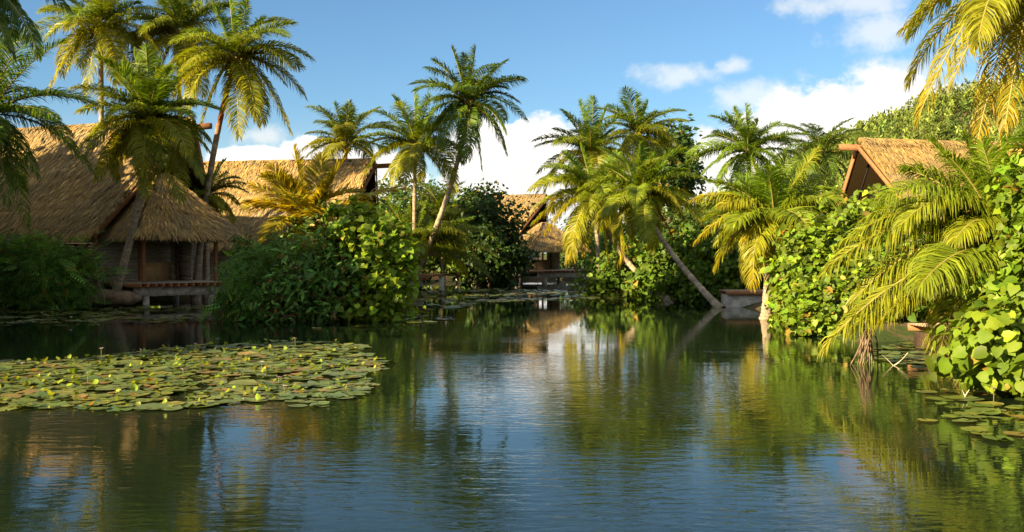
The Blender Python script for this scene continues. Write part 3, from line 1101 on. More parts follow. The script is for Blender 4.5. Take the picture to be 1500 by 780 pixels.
# ------------------------------------------------------------------ the palms, left to right
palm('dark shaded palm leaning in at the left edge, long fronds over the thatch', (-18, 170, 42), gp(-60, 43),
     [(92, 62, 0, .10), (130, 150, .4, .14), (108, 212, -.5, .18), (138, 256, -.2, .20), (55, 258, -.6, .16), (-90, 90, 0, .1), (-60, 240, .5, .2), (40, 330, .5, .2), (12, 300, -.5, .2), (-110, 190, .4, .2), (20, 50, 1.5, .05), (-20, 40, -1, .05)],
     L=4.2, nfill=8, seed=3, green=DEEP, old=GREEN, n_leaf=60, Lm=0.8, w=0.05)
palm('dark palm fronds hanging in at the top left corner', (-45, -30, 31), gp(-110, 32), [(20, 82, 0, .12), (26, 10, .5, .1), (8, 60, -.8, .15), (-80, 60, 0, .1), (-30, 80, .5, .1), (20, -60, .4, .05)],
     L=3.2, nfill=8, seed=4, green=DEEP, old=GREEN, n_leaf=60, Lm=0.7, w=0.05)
palm('tall straight palm standing behind the big left roof', (147, 36, 58), gp(152, 60),
     [(30, 60, 0, .12), (70, 134, -.6, .14, .9), (127, 138, -1, .12, .8), (60, 18, .3, .10), (78, -12, .6, .05), (150, -40, 0, .03), (205, 5, .5, .10), (190, 62, -.6, .16), (172, 104, .5, .15), (100, 100, -.8, .16, .8), (120, -40, -.5, .03)],
     L=4.3, nfill=9, seed=5, n_leaf=46, r0=0.19, r1=0.13, red=0.1)
palm('dense palm between the tall straight one and the leaning one', (262, 52, 60), gp(266, 62),
     [(166, 80, 0, .20), (172, 112, -.4, .22), (190, 30, .4, .12), (215, -20, 0, .06), (250, -50, .5, .03), (300, -30, 0, .06), (338, 10, .4, .12), (340, 80, .6, .2), (225, 140, -.8, .16), (285, 150, -.7, .15), (205, 60, -1.2, .2)],
     L=4.5, nfill=12, seed=6, n_leaf=48, green=GREEN * 0.9, r0=0.19, r1=0.13, red=0.15)
palm('tall leaning palm with a shaggy rust-red upper trunk', (345, 86, 54), gp(286, 55.5),
     [(430, 35, 0, .13), (436, 86, .3, .16), (424, 190, -.5, .16, .8), (418, 124, .4, .2), (377, 182, -.8, .1, .7), (350, 198, -1, .08, .8), (264, 152, -.5, .2, .8), (250, 96, .2, .16), (278, 48, 0, .14), (312, 8, .5, .06), (335, -12, 0, .02), (362, 2, -.3, .03), (388, 28, .5, .08), (294, 188, -.7, .16, .6)],
     L=4.2, nfill=9, seed=7, n_leaf=50, bend=W(300, 240, 55), r0=0.2, r1=0.13, red=0.38, coconuts=8)
palm('low lush palm in front of the left roof, pale leaning trunk at the water', (220, 180, 47), G(163, 441, 0.25),
     [(118, 163, 0, .16), (118, 214, -.3, .22), (143, 262, -.5, .24, .7), (168, 240, -.9, .2), (213, 285, -1.2, .10, .8), (266, 293, -.8, .18, .6), (294, 262, -.2, .25, .5), (292, 200, .5, .2), (196, 78, 0, .03, .05), (236, 88, .4, .03, .05), (166, 112, .4, .08, .1), (258, 122, .5, .08, .1), (150, 140, .5, .1, .2), (214, 70, -.4, .02, .0), (280, 150, .3, .12, .2), (190, 225, -1.2, .2, .6), (240, 240, -1.4, .2, .5), (180, 95, -.5, .05, .05), (250, 100, -.4, .04, .05)],
     L=3.6, nfill=12, seed=8, n_leaf=64, bend=W(205, 320, 47.3), r0=0.2, r1=0.14, Lm=0.95, w=0.05)
palm('small palm peeping out to the right of the pavilion roof', (303, 290, 56), gp(303, 57), [(350, 262, 0, .2), (345, 322, -.4, .25), (362, 282, .5, .2), (280, 240, 0, .1), (330, 235, .5, .1), (320, 330, -.6, .2)], L=2.6, nfill=6, seed=9, n_leaf=40, Lm=0.6, coconuts=0)
palm('bright yellow young palm fanning up in front of the golden roof', (452, 325, 43.5), gp(452, 43.5) * [1, 1, 0] + [0, 0, 0.2],
     [(431, 220, 0, .02, .35), (512, 222, .3, .02, .4), (398, 246, .2, .05, .9), (372, 272, -.2, .08, 1), (362, 296, .1, .10, 1.1), (585, 277, -.3, .06, .9), (470, 232, 1.0, .02, .3), (545, 300, -.6, .10, .9), (400, 330, -.8, .12, 1), (420, 262, -.8, .04, .8), (488, 260, -.7, .03, .5)],
     L=2.8, nfill=4, seed=10, n_leaf=56, green=YELL * 0.85, old=GOLD, tipc=GOLD, Lm=0.95, w=0.07, droop=0.15, coconuts=0, r0=0.16, r1=0.12, group='young palms')
palm('short windswept palm showing just over the golden roof', (507, 213, 74), gp(507, 74), [(450, 196, 0, .14), (450, 229, -.4, .16), (469, 158, .3, .06), (490, 152, 0, .02), (512, 149, -.3, .02), (549, 205, .3, .16), (545, 232, -.3, .2), (480, 180, .8, .1), (520, 160, .5, .03)], L=4.0, nfill=7, seed=11, n_leaf=44, green=DEEP * 1.1, fill_el=(85, 0), red=0.2, coconuts=10)
palm('yellow-tinged upright palm left of the tall leaning central palm', (608, 214, 65), gp(606, 66),
     [(532, 189, 0, .14), (549, 230, -.5, .16, .8), (577, 143, .3, .06), (607, 132, 0, .02), (640, 158, .4, .1), (562, 262, -.8, .14, .9), (617, 262, -1, .06, 1), (650, 260, -.4, .16, .8), (676, 226, .3, .18), (555, 165, .5, .12), (535, 215, .6, .16), (630, 140, -.4, .03), (590, 250, -1, .1, .9)],
     L=3.9, nfill=8, seed=12, n_leaf=46, old=YELL, green=GREEN * 1.15, r0=0.16, r1=0.12, red=0.05)
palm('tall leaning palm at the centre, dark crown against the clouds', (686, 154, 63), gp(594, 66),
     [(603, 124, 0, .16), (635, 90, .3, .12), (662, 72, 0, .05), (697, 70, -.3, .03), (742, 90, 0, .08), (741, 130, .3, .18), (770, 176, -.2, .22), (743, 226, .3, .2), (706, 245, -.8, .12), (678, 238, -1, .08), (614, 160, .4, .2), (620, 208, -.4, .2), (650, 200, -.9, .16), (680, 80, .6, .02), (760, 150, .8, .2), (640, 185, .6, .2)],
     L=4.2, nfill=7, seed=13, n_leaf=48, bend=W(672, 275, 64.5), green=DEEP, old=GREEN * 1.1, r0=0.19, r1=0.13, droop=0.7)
palm('bushy low palm behind the tall central trunk, fronds over the jetty', (612, 372, 66), gp(612, 66),
     [(722, 372, 0, .2), (718, 345, .5, .2), (715, 405, -.6, .2), (690, 320, .5, .1), (560, 330, 0, .12), (660, 300, .5, .05), (630, 290, 0, .03), (600, 295, .5, .03), (570, 300, -.4, .06), (705, 388, -.5, .2), (680, 345, -1, .15), (640, 330, -1, .1)],
     L=4.4, nfill=10, seed=14, n_leaf=46, trunk=False, fill_el=(80, 15), droop=0.7, coconuts=0, green=GREEN * 0.9, group='young palms')
palm('feathery young palm under the far palms, left of the round dark tree', (648, 318, 84), gp(648, 84), [], L=3.8, nfill=16, seed=15, n_leaf=36, fill_el=(85, -10), green=GREEN * 1.1, coconuts=0, group='young palms')
palm('rear upright palm of the right-hand cluster, fronds spread to the left', (867, 226, 66), gp(880, 67),
     [(787, 214, 0, .14), (788, 254, -.4, .18), (786, 284, .4, .22), (826, 166, .3, .06), (848, 150, 0, .03), (869, 144, -.3, .02), (889, 158, .3, .04), (812, 190, .5, .1), (900, 190, .3, .1), (830, 270, -.7, .2), (910, 230, .4, .2)],
     L=4.0, nfill=9, seed=16, n_leaf=46, r0=0.17, r1=0.12, green=GREEN * 1.05)
palm('highest palm at the back of the right-hand cluster', (935, 197, 71), gp(940, 72),
     [(892, 157, 0, .1), (910, 148, .3, .05), (931, 138, 0, .02), (949, 150, -.3, .04), (961, 166, .3, .08), (991, 188, 0, .14), (978, 212, .3, .18), (884, 184, .3, .14), (910, 224, -.5, .16, .8), (950, 240, -.5, .15)],
     L=3.9, nfill=9, seed=17, n_leaf=44, green=GREEN * 0.95, coconuts=9)
palm('bowed palm leaning left over the pond with bright yellow hanging fronds', (872, 290, 57), G(986, 437, 0.15),
     [(785, 304, 0, .18), (799, 342, -.5, .22, .9), (831, 382, -.8, .2, 1), (855, 372, -1, .16, .9), (790, 268, .4, .16), (826, 225, .3, .06), (850, 214, 0, .04), (905, 225, .4, .06), (940, 262, .5, .16), (945, 310, .5, .2), (905, 350, .6, .2), (815, 322, -1.1, .22, .8), (820, 245, -.5, .1), (890, 380, -.5, .2, .7), (842, 345, -1.4, .2, .9)],
     L=4.2, nfill=9, seed=18, n_leaf=52, bend=W(900, 385, 57.5), r0=0.17, r1=0.12, green=GREEN * 1.2, old=YELL * 1.15, tipc=GOLD * .9, coconuts=8)
palm('second leaning palm over the pond with a long thin trunk', (940, 286, 51.5), G(1057, 446, 0.15),
     [(866, 332, -.4, .22, .8), (876, 264, .2, .14), (890, 300, -.8, .18), (922, 338, -1, .14, .8), (960, 227, 0, .03), (938, 212, .4, .02), (910, 228, .3, .05), (1006, 252, 0, .12), (1014, 303, -.2, .2), (1000, 320, .4, .2), (985, 348, -.3, .14, 1.6), (885, 245, .4, .1), (975, 240, -.4, .06), (958, 340, -.8, .12, .7), (925, 350, .6, .2)],
     L=3.7, nfill=9, seed=19, n_leaf=54, bend=W(957, 352, 51.4), r0=0.15, r1=0.11, green=GREEN * 1.2, old=YELL * 1.05, coconuts=8, Lm=0.75)
palm('windswept palm alone against the cloud right of the cluster', (1097, 224, 64), gp(1100, 66),
     [(1030, 254, 0, .14), (1028, 226, .3, .12), (1046, 195, 0, .08), (1063, 168, .3, .05), (1092, 155, 0, .02), (1110, 178, -.3, .04), (1140, 181, .3, .1), (1149, 204, 0, .14), (1050, 270, -.5, .16), (1130, 250, -.4, .18), (1075, 160, -.4, .03)],
     L=3.8, nfill=9, seed=20, n_leaf=46, green=GREEN * 0.95, old=GREEN * 1.4)
palm('broad bright palm above the right-hand shrubs, rusty dead frond bases', (1133, 322, 39), G(1122, 463, 0.1),
     [(1018, 291, 0, .16, .8), (1021, 352, -.4, .22, .9), (1045, 268, .4, .12), (1080, 262, .6, .08), (1121, 262, .4, .03), (1152, 226, 0, .02, .1), (1196, 222, -.2, .04, .5), (1230, 284, 0, .2), (1203, 300, -.6, .22, .8), (1124, 380, -1.1, .10, .9), (1216, 316, .4, .2), (1060, 300, -.8, .18, .7), (1090, 350, -1, .18, .8), (1160, 360, -.9, .14, .8), (1100, 235, .5, .03, .1), (1175, 250, .5, .06, .2), (1112, 362, .3, .05, 1.6), (1150, 352, .2, .08, 1.6), (1128, 372, .4, .05, 1.6)],
     L=3.2, nfill=11, seed=21, n_leaf=70, r0=0.2, r1=0.17, green=GREEN * 1.25, old=YELL * 1.15, tipc=GOLD * .9, Lm=0.98, w=0.05, coconuts=6)
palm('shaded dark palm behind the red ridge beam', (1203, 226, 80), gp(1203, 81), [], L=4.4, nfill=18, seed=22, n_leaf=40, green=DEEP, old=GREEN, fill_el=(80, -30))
palm('great near palm sweeping long fronds down to the water at the right', (1488, 392, 20.5), gp(1500, 21),
     [(1214, 392, 0, .24, .75), (1268, 322, .5, .26, .5), (1210, 505, -.6, .17, .95), (1352, 388, -.8, .30, .6), (1364, 208, .4, .06, .2), (1412, 200, .8, .03, .15), (1462, 180, .2, .02, .1), (1330, 250, .8, .14, .3), (1290, 470, -1.0, .16, .9), (1520, 190, 0, .03, .1), (1590, 260, 0, .1, .3), (1600, 400, .4, .2), (1300, 285, -.6, .22, .4), (1268, 480, .4, .22, .8), (1240, 352, .3, .26, .6), (1320, 330, -.9, .32, .6), (1250, 440, .2, .24, .8), (1390, 230, -.5, .10, .3), (1440, 215, -.8, .05, .2), (1310, 360, 1.0, .26, .5), (1400, 350, -1.2, .3, .7)],
     L=3.6, nfill=6, seed=23, n_leaf=105, r0=0.2, r1=0.18, green=GREEN * 1.35, old=YELL * 0.8, tipc=YELL, Lm=0.86, w=0.032, coconuts=0, droop=0.75)
palm('yellowing palm fronds hanging from the top right corner', (1530, -45, 21), gp(1640, 22.5),
     [(1324, 42, .2, .13, .7), (1346, 170, -.2, .22, .95), (1472, 188, -.6, .16, 1.2), (1430, 214, .2, .2, 1.3), (1395, 120, -.9, .18, .8), (1480, 120, .6, .15, .9), (1640, 60, 0, .2), (1600, 150, .4, .2), (1440, -120, 0, .05), (1540, -170, 0, .03), (1380, -60, .5, .1)],
     L=3.4, nfill=6, seed=24, n_leaf=88, bend=W(1640, 150, 22), r0=0.2, r1=0.15, green=GREEN * 1.3, old=YELL * 0.9, tipc=GOLD * 0.85, Lm=0.75, w=0.034, coconuts=0, droop=0.7)

# ------------------------------------------------------------------ trees and shrubs
def eb(px, py, D, rx, ry, rz=None):
    """ellipsoid: centre from a photo pixel, radii in photo pixels"""
    c = W(px, py, D)
    s = D / F
    return (c[0], c[1], c[2], rx * s, (rz if rz is not None else (rx + ry) / 2) * s, ry * s)


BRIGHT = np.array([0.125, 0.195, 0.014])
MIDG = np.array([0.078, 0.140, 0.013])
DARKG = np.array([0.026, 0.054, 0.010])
g_sh = 'shrubs along the banks'
tree('tall leafy tree rising behind the right-hand palm cluster', gp(985, 80), W(985, 240, 80), [eb(985, 215, 80, 26, 34), (eb(975, 260, 80, 38, 40)), eb(995, 250, 80, 22, 30)], 260, 26, LANCE_W, 0.42, DARKG * 1.35, 101, 'broadleaf trees', clump=0.8)
tree('round dense dark tree beside the far pavilion', gp(716, 84), W(716, 340, 84), [eb(712, 345, 84, 44, 62), eb(728, 375, 84, 38, 42), eb(700, 312, 84, 20, 26)], 420, 28, LANCE_W, 0.40, DARKG * 1.25, 102, 'broadleaf trees', clump=0.7)
tree('tall dark tree behind the two central palms', (-9.0, 88, 0.5), (-9.0, 88, 6.5), [(-9.0, 88, 6.2, 3.6, 3.4, 3.0), (-6.5, 88.5, 4.5, 3.4, 3, 2.6), (-11.5, 88, 4.6, 3, 3, 2.8)], 420, 22, LANCE_W, 0.42, DARKG * 1.7, 104, 'broadleaf trees', clump=0.8)
tree('small pale leafy tree poking above the far thatched ridge', gp(690, 112), W(700, 300, 112), [eb(700, 300, 112, 22, 22), eb(672, 312, 112, 26, 16)], 90, 22, LANCE_W, 0.45, GREEN * 1.2, 103, 'broadleaf trees', clump=0.8)

shrub('dark feathery bush at the left edge of the far bank', gp(50, 47), [eb(40, 400, 46.5, 75, 42), eb(85, 395, 46, 52, 34), eb(20, 370, 47, 60, 30), eb(70, 430, 46, 60, 22)], 330, 9, PINN, 0.55, DARKG * 4.8, 111, g_sh, clump=0.5, zmin=0.02, up=0.9, flat=0.35)
isl = np.array([-8.0, 39.4, 0.35])
shrub('dark ferny shrub on the left end of the island', isl + [-2.2, -.2, 0], [eb(378, 418, 38.5, 42, 50), eb(362, 445, 38, 36, 28), eb(412, 395, 40, 40, 42)], 300, 9, PINN, 0.48, DARKG * 4.0, 112, g_sh, clump=0.42, zmin=0.05)
shrub('bronze-tipped croton shrub in the middle of the island', isl + [-.3, -.4, 0], [eb(455, 415, 38, 62, 48), eb(430, 445, 37.6, 60, 30), eb(490, 400, 38.4, 50, 50)], 430, 13, LANCE, 0.30, DARKG * 3.8, 113, g_sh, clump=0.34, zmin=0.05, alt=(0.16, 0.055, 0.02), p_alt=0.10, up=0.9, droop=-0.5)
shrub('bright heart-leaved shrub on the right end of the island', isl + [2.0, 0, 0], [eb(540, 372, 38.6, 46, 46), eb(515, 330, 39, 40, 28), eb(572, 365, 38.4, 30, 26), eb(562, 422, 38, 40, 42), eb(535, 452, 37.8, 50, 20)], 330, 14, HEART, 0.225, BRIGHT * 1.1, 114, g_sh, clump=0.40, zmin=0.05)
shrub('tangled green bush behind the island shrubs', gp(420, 44) * [1, 1, 0] + [0, 0, 0.2], [eb(450, 375, 43, 75, 45), eb(385, 390, 43, 40, 36)], 260, 16, LANCE_W, 0.26, DARKG * 2.6, 115, g_sh, clump=0.5, zmin=0.1)

# right-centre bank
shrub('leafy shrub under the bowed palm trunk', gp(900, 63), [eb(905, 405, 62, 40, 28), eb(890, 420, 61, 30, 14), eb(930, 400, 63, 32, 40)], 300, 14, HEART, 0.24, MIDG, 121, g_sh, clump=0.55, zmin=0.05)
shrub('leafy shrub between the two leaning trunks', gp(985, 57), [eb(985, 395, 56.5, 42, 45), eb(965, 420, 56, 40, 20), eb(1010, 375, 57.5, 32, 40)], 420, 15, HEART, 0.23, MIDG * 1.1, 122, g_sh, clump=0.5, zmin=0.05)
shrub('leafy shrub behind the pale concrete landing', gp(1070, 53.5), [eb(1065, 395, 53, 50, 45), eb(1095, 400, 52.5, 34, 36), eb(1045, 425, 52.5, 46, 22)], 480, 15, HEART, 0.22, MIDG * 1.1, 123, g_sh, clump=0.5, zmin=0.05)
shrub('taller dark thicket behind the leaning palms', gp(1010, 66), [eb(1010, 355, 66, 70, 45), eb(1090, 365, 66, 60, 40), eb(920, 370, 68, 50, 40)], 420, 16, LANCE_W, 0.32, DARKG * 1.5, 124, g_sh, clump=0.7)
# right bank
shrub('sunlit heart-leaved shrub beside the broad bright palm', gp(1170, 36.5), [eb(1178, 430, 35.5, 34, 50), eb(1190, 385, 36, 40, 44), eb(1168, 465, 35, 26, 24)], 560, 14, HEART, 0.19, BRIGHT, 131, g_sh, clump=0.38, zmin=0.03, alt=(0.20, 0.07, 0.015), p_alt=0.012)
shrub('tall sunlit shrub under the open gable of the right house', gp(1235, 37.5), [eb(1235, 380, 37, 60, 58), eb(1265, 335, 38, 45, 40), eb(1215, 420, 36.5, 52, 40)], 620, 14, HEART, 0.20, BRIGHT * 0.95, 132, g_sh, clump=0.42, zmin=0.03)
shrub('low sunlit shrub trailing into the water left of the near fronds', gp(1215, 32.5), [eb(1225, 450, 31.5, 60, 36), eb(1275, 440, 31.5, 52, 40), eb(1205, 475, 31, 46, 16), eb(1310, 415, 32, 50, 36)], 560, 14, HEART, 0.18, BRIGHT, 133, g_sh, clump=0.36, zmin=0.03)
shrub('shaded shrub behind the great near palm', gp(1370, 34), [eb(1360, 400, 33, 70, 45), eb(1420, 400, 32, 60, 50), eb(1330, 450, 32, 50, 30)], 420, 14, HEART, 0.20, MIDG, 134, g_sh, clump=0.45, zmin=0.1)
shrub('leafy climber beside the right edge above the near shrub', gp(1490, 18.5), [eb(1497, 300, 19, 24, 50), eb(1508, 370, 18.6, 34, 40), eb(1475, 425, 18.6, 34, 26)], 75, 10, HEART, 0.17, BRIGHT, 135, g_sh, clump=0.28, nb=4, br=0.018)

# greenery seen through and behind the houses
bk = 'background bushes behind the houses'
for i, (px, D, rx, ry, lab) in enumerate(((60, 74, 110, 90, 'green bush mass behind the left end of the big roof'), (200, 72, 70, 50, 'sunlit bush seen through the pavilion opening'), (300, 70, 70, 60, 'leafy bush behind the pavilion and leaning trunk'), (400, 82, 80, 70, 'bush behind the golden roof'),
                                        (572, 82, 55, 88, 'tall bush right of the golden roof'), (640, 100, 60, 60, 'bush behind the two jetties'), (880, 112, 60, 55, 'bush behind the far deck'), (1150, 72, 70, 75, 'bush behind the broad bright palm'),
                                        (1330, 66, 90, 80, 'bush behind the right house'), (1460, 40, 60, 90, 'tall bush behind the great near palm'))):
    c = gp(px, D)
    s = D / F
    shrub(lab, c, [(c[0], c[1], ry * s * 0.5, rx * s, 2.5, ry * s), (c[0] + rx * s * 0.4, c[1], ry * s * 0.6, rx * s * 0.6, 2, ry * s * 0.75)], 220, 15, LANCE_W, 0.42, GREEN * (0.7 + 0.1 * (i % 4)), 140 + i, bk, clump=0.9, zmin=0.2)
# a belt of trees closes the garden beyond
for i, (x, y, h_, w_) in enumerate(((-75, 135, 9, 12), (-52, 130, 8, 11), (-30, 138, 9, 12), (-10, 135, 8, 10), (12, 150, 8, 10), (34, 145, 9, 11), (56, 150, 10, 12), (80, 140, 10, 13), (105, 150, 11, 13))):
    tree('spreading tree in the belt beyond the houses, ' + ('farthest left', 'behind the big left roof', 'behind the golden roof', 'behind the central palms', 'behind the far thatched ridge', 'behind the right-hand palm cluster', 'behind the lone windswept palm', 'below the left end of the hill', 'under the hillside behind the right house')[i], (x, y, 0.5), (x, y, h_ * 0.6), [(x, y, h_ * 0.55, w_ * 0.6, 4, h_ * 0.45), (x + 4, y, h_ * 0.45, w_ * 0.5, 4, h_ * 0.4)], 170, 14, DIAM, 0.75, DARKG * 1.7, 160 + i, 'trees in the belt behind the houses', clump=1.6, mat='far_leaf')
# tall trees on the bank to the left of the viewer; their shade lies over the left half of the pond
for i, (x, y, h_, w_, lab) in enumerate(((-34, 45.5, 12, 4.6, 'behind the left house'), (-39.5, 43, 14, 5, 'farthest left'), (-31.5, 40.5, 10.5, 4.2, 'before the left house'), (-26, 35, 9.3, 3.8, 'beside the dark palm'), (-23, 29, 9.0, 3.4, 'before the dark palm'), (-22, 21, 6, 3.0, 'by the lily raft'))):
    tree('tall spreading tree on the near left bank, ' + lab, (x, y, 0.5), (x, y, h_ * 0.75), [(x, y, h_ * 0.70, w_, w_, h_ * 0.30), (x + 0.5, y - 1, h_ * 0.38, w_ * 0.85, w_ * 0.85, h_ * 0.3)], 520, 18, DIAM, 0.72, DARKG * 1.6, 180 + i, 'tall trees on the near left bank', clump=1.2, r0=0.4)
x, y = -24, 26.5
tree('high-crowned tree with a bare trunk on the near left bank', (x, y, 0.5), (x, y, 15), [(x, y, 15.4, 3.8, 3.8, 1.3), (x + 1, y + 1, 15.7, 3, 3, 1.1)], 420, 18, DIAM, 0.72, DARKG * 1.6, 190, clump=0.8, r0=0.4)


# ------------------------------------------------------------------ wooded hill
def hill_forest():
    r = np.random.default_rng(200)
    g = Geo()
    X = r.uniform(30, 330, 5200)
    Y = r.uniform(235, 445, 5200)
    k = (X / Y < 0.60) & (X / Y > 0.12) & (np.interp(X, *CREST) > 5)
    X, Y = X[k], Y[k]
    Z = hill_z(X, Y)
    n_ = len(X)
    kinds = (r.random(n_) + 0.35 * vnoise(X * 0.05, Y * 0.05, 8)) < 0.45      # rounder dark trees against feathery pale ones
    H = np.where(kinds, r.uniform(4.0, 7.0, n_), r.uniform(5.5, 10.5, n_))
    q = 50
    P = np.repeat(np.stack([X, Y, Z], 1), q, 0)
    hh = np.repeat(H, q)
    kd = np.repeat(kinds, q)
    t = r.random(n_ * q)
    az = r.uniform(0, 6.28, n_ * q)
    prof = np.where(kd, np.sqrt(np.clip(1 - (2 * t - 0.9) ** 2, 0.02, 1)) * 0.46, np.interp(t, [0, 0.25, 0.8, 1], [0.18, 0.26, 0.16, 0.03]))
    rad = prof * hh * np.sqrt(r.uniform(0.35, 1.1, n_ * q))
    out = np.stack([np.cos(az), np.sin(az), 0 * az], 1)
    P = P + out * rad[:, None] + np.stack([0 * t, 0 * t, hh * (0.12 + 0.86 * t)], 1)
    N = nrm(out + ball(n_ * q, r) * 0.5 + np.array([0, 0, 0.4]))
    T = nrm(np.where(kd[:, None], out * 0.3 + ball(n_ * q, r), np.array([0, 0, 0.7]) + out * 0.5 + ball(n_ * q, r) * 0.6))
    base = np.where(kd[:, None], np.array([0.055, 0.095, 0.020]), np.array([0.118, 0.158, 0.032]))
    c = base * np.repeat(r.lognormal(0, 0.42, (n_, 1)), q, 0) * r.lognormal(0, 0.2, (n_ * q, 1))
    put_leaves(g, P, N, T, np.where(kd, r.uniform(1.0, 2.0, n_ * q), r.uniform(0.9, 2.1, n_ * q)), (np.array([(0, 0, 0), (-0.17, 0.45, 0.03), (0, 1, -0.1), (0.17, 0.45, 0.03)]), np.array([(0, 3, 2, 1)])), c)
    o = g.obj('hill_forest', M['far_leaf'])
    tag(o, 'feathery green woodland covering the far hillside', 'woodland', kind='stuff')


hill_forest()


# ------------------------------------------------------------------ near shrub, leaf by leaf
def near_shrub():
    r = np.random.default_rng(300)
    base = gp(1470, 18.6)
    root = empty('shrub', base, 'near sunlit shrub with big heart-shaped leaves overhanging the water at the right edge', 'shrub', g_sh)
    blobs = [eb(1455, 505, 17.6, 58, 46), eb(1490, 545, 17.2, 48, 26), eb(1425, 525, 17.8, 32, 34), eb(1495, 470, 18, 40, 40)]
    g = Geo()
    C = foliage(g, blobs, 60, 9, HEART, 0.2, BRIGHT * 0.8, r, clump=0.3, zmin=0.05)
    o = g.obj('foliage', M['broad_leaf'], root)
    o['kind'] = 'stuff'
    branches(base, C, r, 16, 0.035, (0.15, 0.10, 0.06)).obj('branches', M['bark'], root, smooth=True)
    meshes = []
    for i in range(6):
        v, f = T_heart(r.uniform(0.02, 0.2), r.uniform(0.05, 0.25))
        meshes.append(Geo().add(v + r.normal(0, 0.02, v.shape), f, BRIGHT * r.uniform(0.85, 1.25) + np.array([0.03, 0.02, 0]) * (i == 5)).mesh('leaf', M['big_leaf'], smooth=True))
    P, out = clumps_in(blobs, 900, r, 0.9)
    k = (P[:, 2] > 0.08) & (out[:, 1] < 0.35)
    P, out = P[k][:285], out[k][:285]
    N = nrm(out * 0.6 + np.array(sv) * 0.5 + np.array([0, -0.15, 0.2]) + r.normal(size=P.shape) * 0.35)
    T = nrm(np.array([-0.2, 0, -0.7]) + out * 0.3 + r.normal(size=P.shape) * 0.5)
    T = nrm(T - (T * N).sum(1, keepdims=True) * N)
    S = np.cross(T, N)
    from mathutils import Matrix
    for i in range(len(P)):
        sc = r.uniform(0.15, 0.26)
        o = bpy.data.objects.new('leaf', meshes[i % 6])
        COL.objects.link(o)
        o.parent = root
        m_ = Matrix([list(S[i] * sc) + [0], list(T[i] * sc) + [0], list(N[i] * sc) + [0], [0, 0, 0, 1]]).transposed()
        m_.translation = Vector(P[i] - base)
        o.matrix_local = m_


near_shrub()


# ------------------------------------------------------------------ water lilies
def inside(poly, p):
    r_ = np.zeros(len(p), bool)
    q = np.roll(poly, -1, 0)
    for a, b in zip(poly, q):
        c = (a[1] > p[:, 1]) != (b[1] > p[:, 1])
        xi = a[0] + (p[:, 1] - a[1]) * (b[0] - a[0]) / ((b[1] - a[1]) or 1e-9)
        r_ ^= c & (p[:, 0] < xi)
    return r_


def pad_template(r, n_=13):
    a = np.linspace(0.16, 2 * math.pi - 0.16, n_)
    rad = 1 + 0.05 * r.normal(size=n_)
    lip = 0.03 + 0.05 * np.abs(r.normal(size=n_)) * (r.random(n_) < 0.4)
    v = np.vstack([[0.04, 0, 0.0], np.stack([rad * np.cos(a), rad * np.sin(a), lip], 1)])
    f = np.array([(0, i, i + 1) for i in range(1, n_)])
    return v, f


